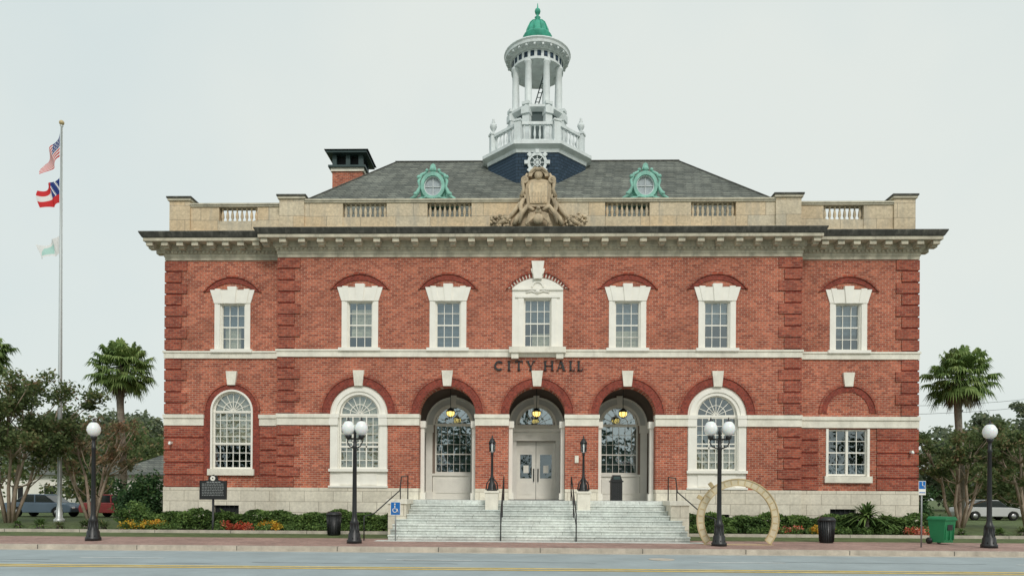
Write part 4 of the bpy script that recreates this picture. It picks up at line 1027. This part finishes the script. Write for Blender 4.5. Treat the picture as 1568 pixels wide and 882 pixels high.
cg = plain('car_glass', (.02, .025, .03), .05, .1, bump=0, spec=.8)
def car(x, y, col):
    pm = plain('car_paint_%d' % int(abs(x)), col, .25, .05, bump=0, spec=.6); b = B()
    def sh(p): return [(x + a, z + .15) for a, z in p]
    lower = [(-2.2, .3), (-1.75, .28)] + [(-1.35 - .4 * cos(pi * t / 8), .28 + .38 * sin(pi * t / 8)) for t in range(1, 8)] + [(-.95, .28), (.95, .28)] + [(1.35 - .4 * cos(pi * t / 8), .28 + .38 * sin(pi * t / 8)) for t in range(1, 8)] + [(1.75, .28), (2.2, .32), (2.25, .6), (2.1, .8), (1.2, .93), (-1.7, .95), (-2.15, .9), (-2.28, .6)]
    b.plate(sh(lower), [], y - .88, y + .88, pm)
    b.plate(sh([(-1.65, .95), (1.15, .93), (.45, 1.4), (-.9, 1.43)]), [], y - .74, y + .74, cg)
    b.plate(sh([(-.95, 1.42), (.48, 1.39), (.4, 1.46), (-.85, 1.48)]), [], y - .72, y + .72, pm)
    b.plate(sh([(-.25, .95), (-.15, .95), (-.17, 1.42), (-.25, 1.42)]), [], y - .76, y + .76, pm)
    for wx in (-1.35, 1.35):
        for s_ in (-1, 1):
            b.tube([(x + wx, y + s_ * .68, .46), (x + wx, y + s_ * .9, .46)], .32, tyre, 20); b.tube([(x + wx, y + s_ * .7, .46), (x + wx, y + s_ * .915, .46)], .19, rim, 14)
    b.box(x + 2.1, x + 2.26, y - .75, y - .45, .68, .82, GLB); b.box(x - 2.27, x - 2.15, y - .8, y - .5, .75, .95, FR_)
    b.obj('parked_car', bevel=.03)
car(-32.0, 15.5, (.12, .17, .23)); car(-27.2, 15.8, (.38, .05, .05)); car(33, 22, (.55, .55, .55))
b = B()
for dz in (0, .8):
    pts = [(18 + i * 5, 30 + i * 2.2, 9.0 + dz + i * .5 - 1.2 * sin(pi * i / 10)) for i in range(11)]; b.tube(pts, .018, BK, 4)
b.obj('utility_wires')

# ================================================================== WORLD, SUN, CAMERA
wd = bpy.data.worlds.new('World'); scene.world = wd; wd.use_nodes = True; nt = wd.node_tree
bg = nt.nodes['Background']; sky = nt.nodes.new('ShaderNodeTexSky'); sky.sky_type = 'NISHITA'; sky.sun_disc = False
sky.sun_elevation = radians(40); sky.sun_rotation = radians(165); sky.dust_density = 4; sky.air_density = 1.2
tc = nt.nodes.new('ShaderNodeTexCoord'); n = nt.nodes.new('ShaderNodeTexNoise'); n.inputs['Scale'].default_value = 1.2; n.inputs['Detail'].default_value = 5
nt.links.new(tc.outputs['Generated'], n.inputs['Vector'])
r = nt.nodes.new('ShaderNodeValToRGB'); r.color_ramp.elements[0].position = .32; r.color_ramp.elements[0].color = (.74, .865, .885, 1); r.color_ramp.elements[1].position = .64; r.color_ramp.elements[1].color = (.92, .975, .925, 1)
nt.links.new(n.outputs['Fac'], r.inputs['Fac'])
sc = nt.nodes.new('ShaderNodeMix'); sc.data_type = 'RGBA'; sc.blend_type = 'MULTIPLY'; sc.inputs[0].default_value = 1; sc.clamp_result = False
nt.links.new(r.outputs['Color'], sc.inputs[6]); sc.inputs[7].default_value = (8.8, 8.8, 8.8, 1)
mx = nt.nodes.new('ShaderNodeMix'); mx.data_type = 'RGBA'; mx.inputs[0].default_value = .92
nt.links.new(sky.outputs['Color'], mx.inputs[6]); nt.links.new(sc.outputs[2], mx.inputs[7]); nt.links.new(mx.outputs[2], bg.inputs['Color'])
bg.inputs['Strength'].default_value = .1
sl = bpy.data.lights.new('sun', 'SUN'); sl.energy = 1.5; sl.angle = radians(14); sl.color = (1, .96, .9)
so = bpy.data.objects.new('sun', sl); scene.collection.objects.link(so); so.rotation_euler = (radians(50), 0, radians(15))
cam = bpy.data.cameras.new('camera'); co = bpy.data.objects.new('camera', cam); scene.collection.objects.link(co)
cam.sensor_width = 36; cam.lens = 1078 / 1568 * 36; cam.shift_y = (760 - 441) / 1568; cam.clip_end = 3000
co.matrix_world = Matrix.Translation((-.36, -30, 1.65)) @ Matrix.Rotation(radians(1.3), 4, 'Z') @ Matrix.Rotation(radians(90), 4, 'X') @ Matrix.Rotation(radians(.35), 4, 'Z')
scene.camera = co
scene.view_settings.view_transform = 'Standard'; scene.view_settings.look = 'None'; scene.view_settings.exposure = 0
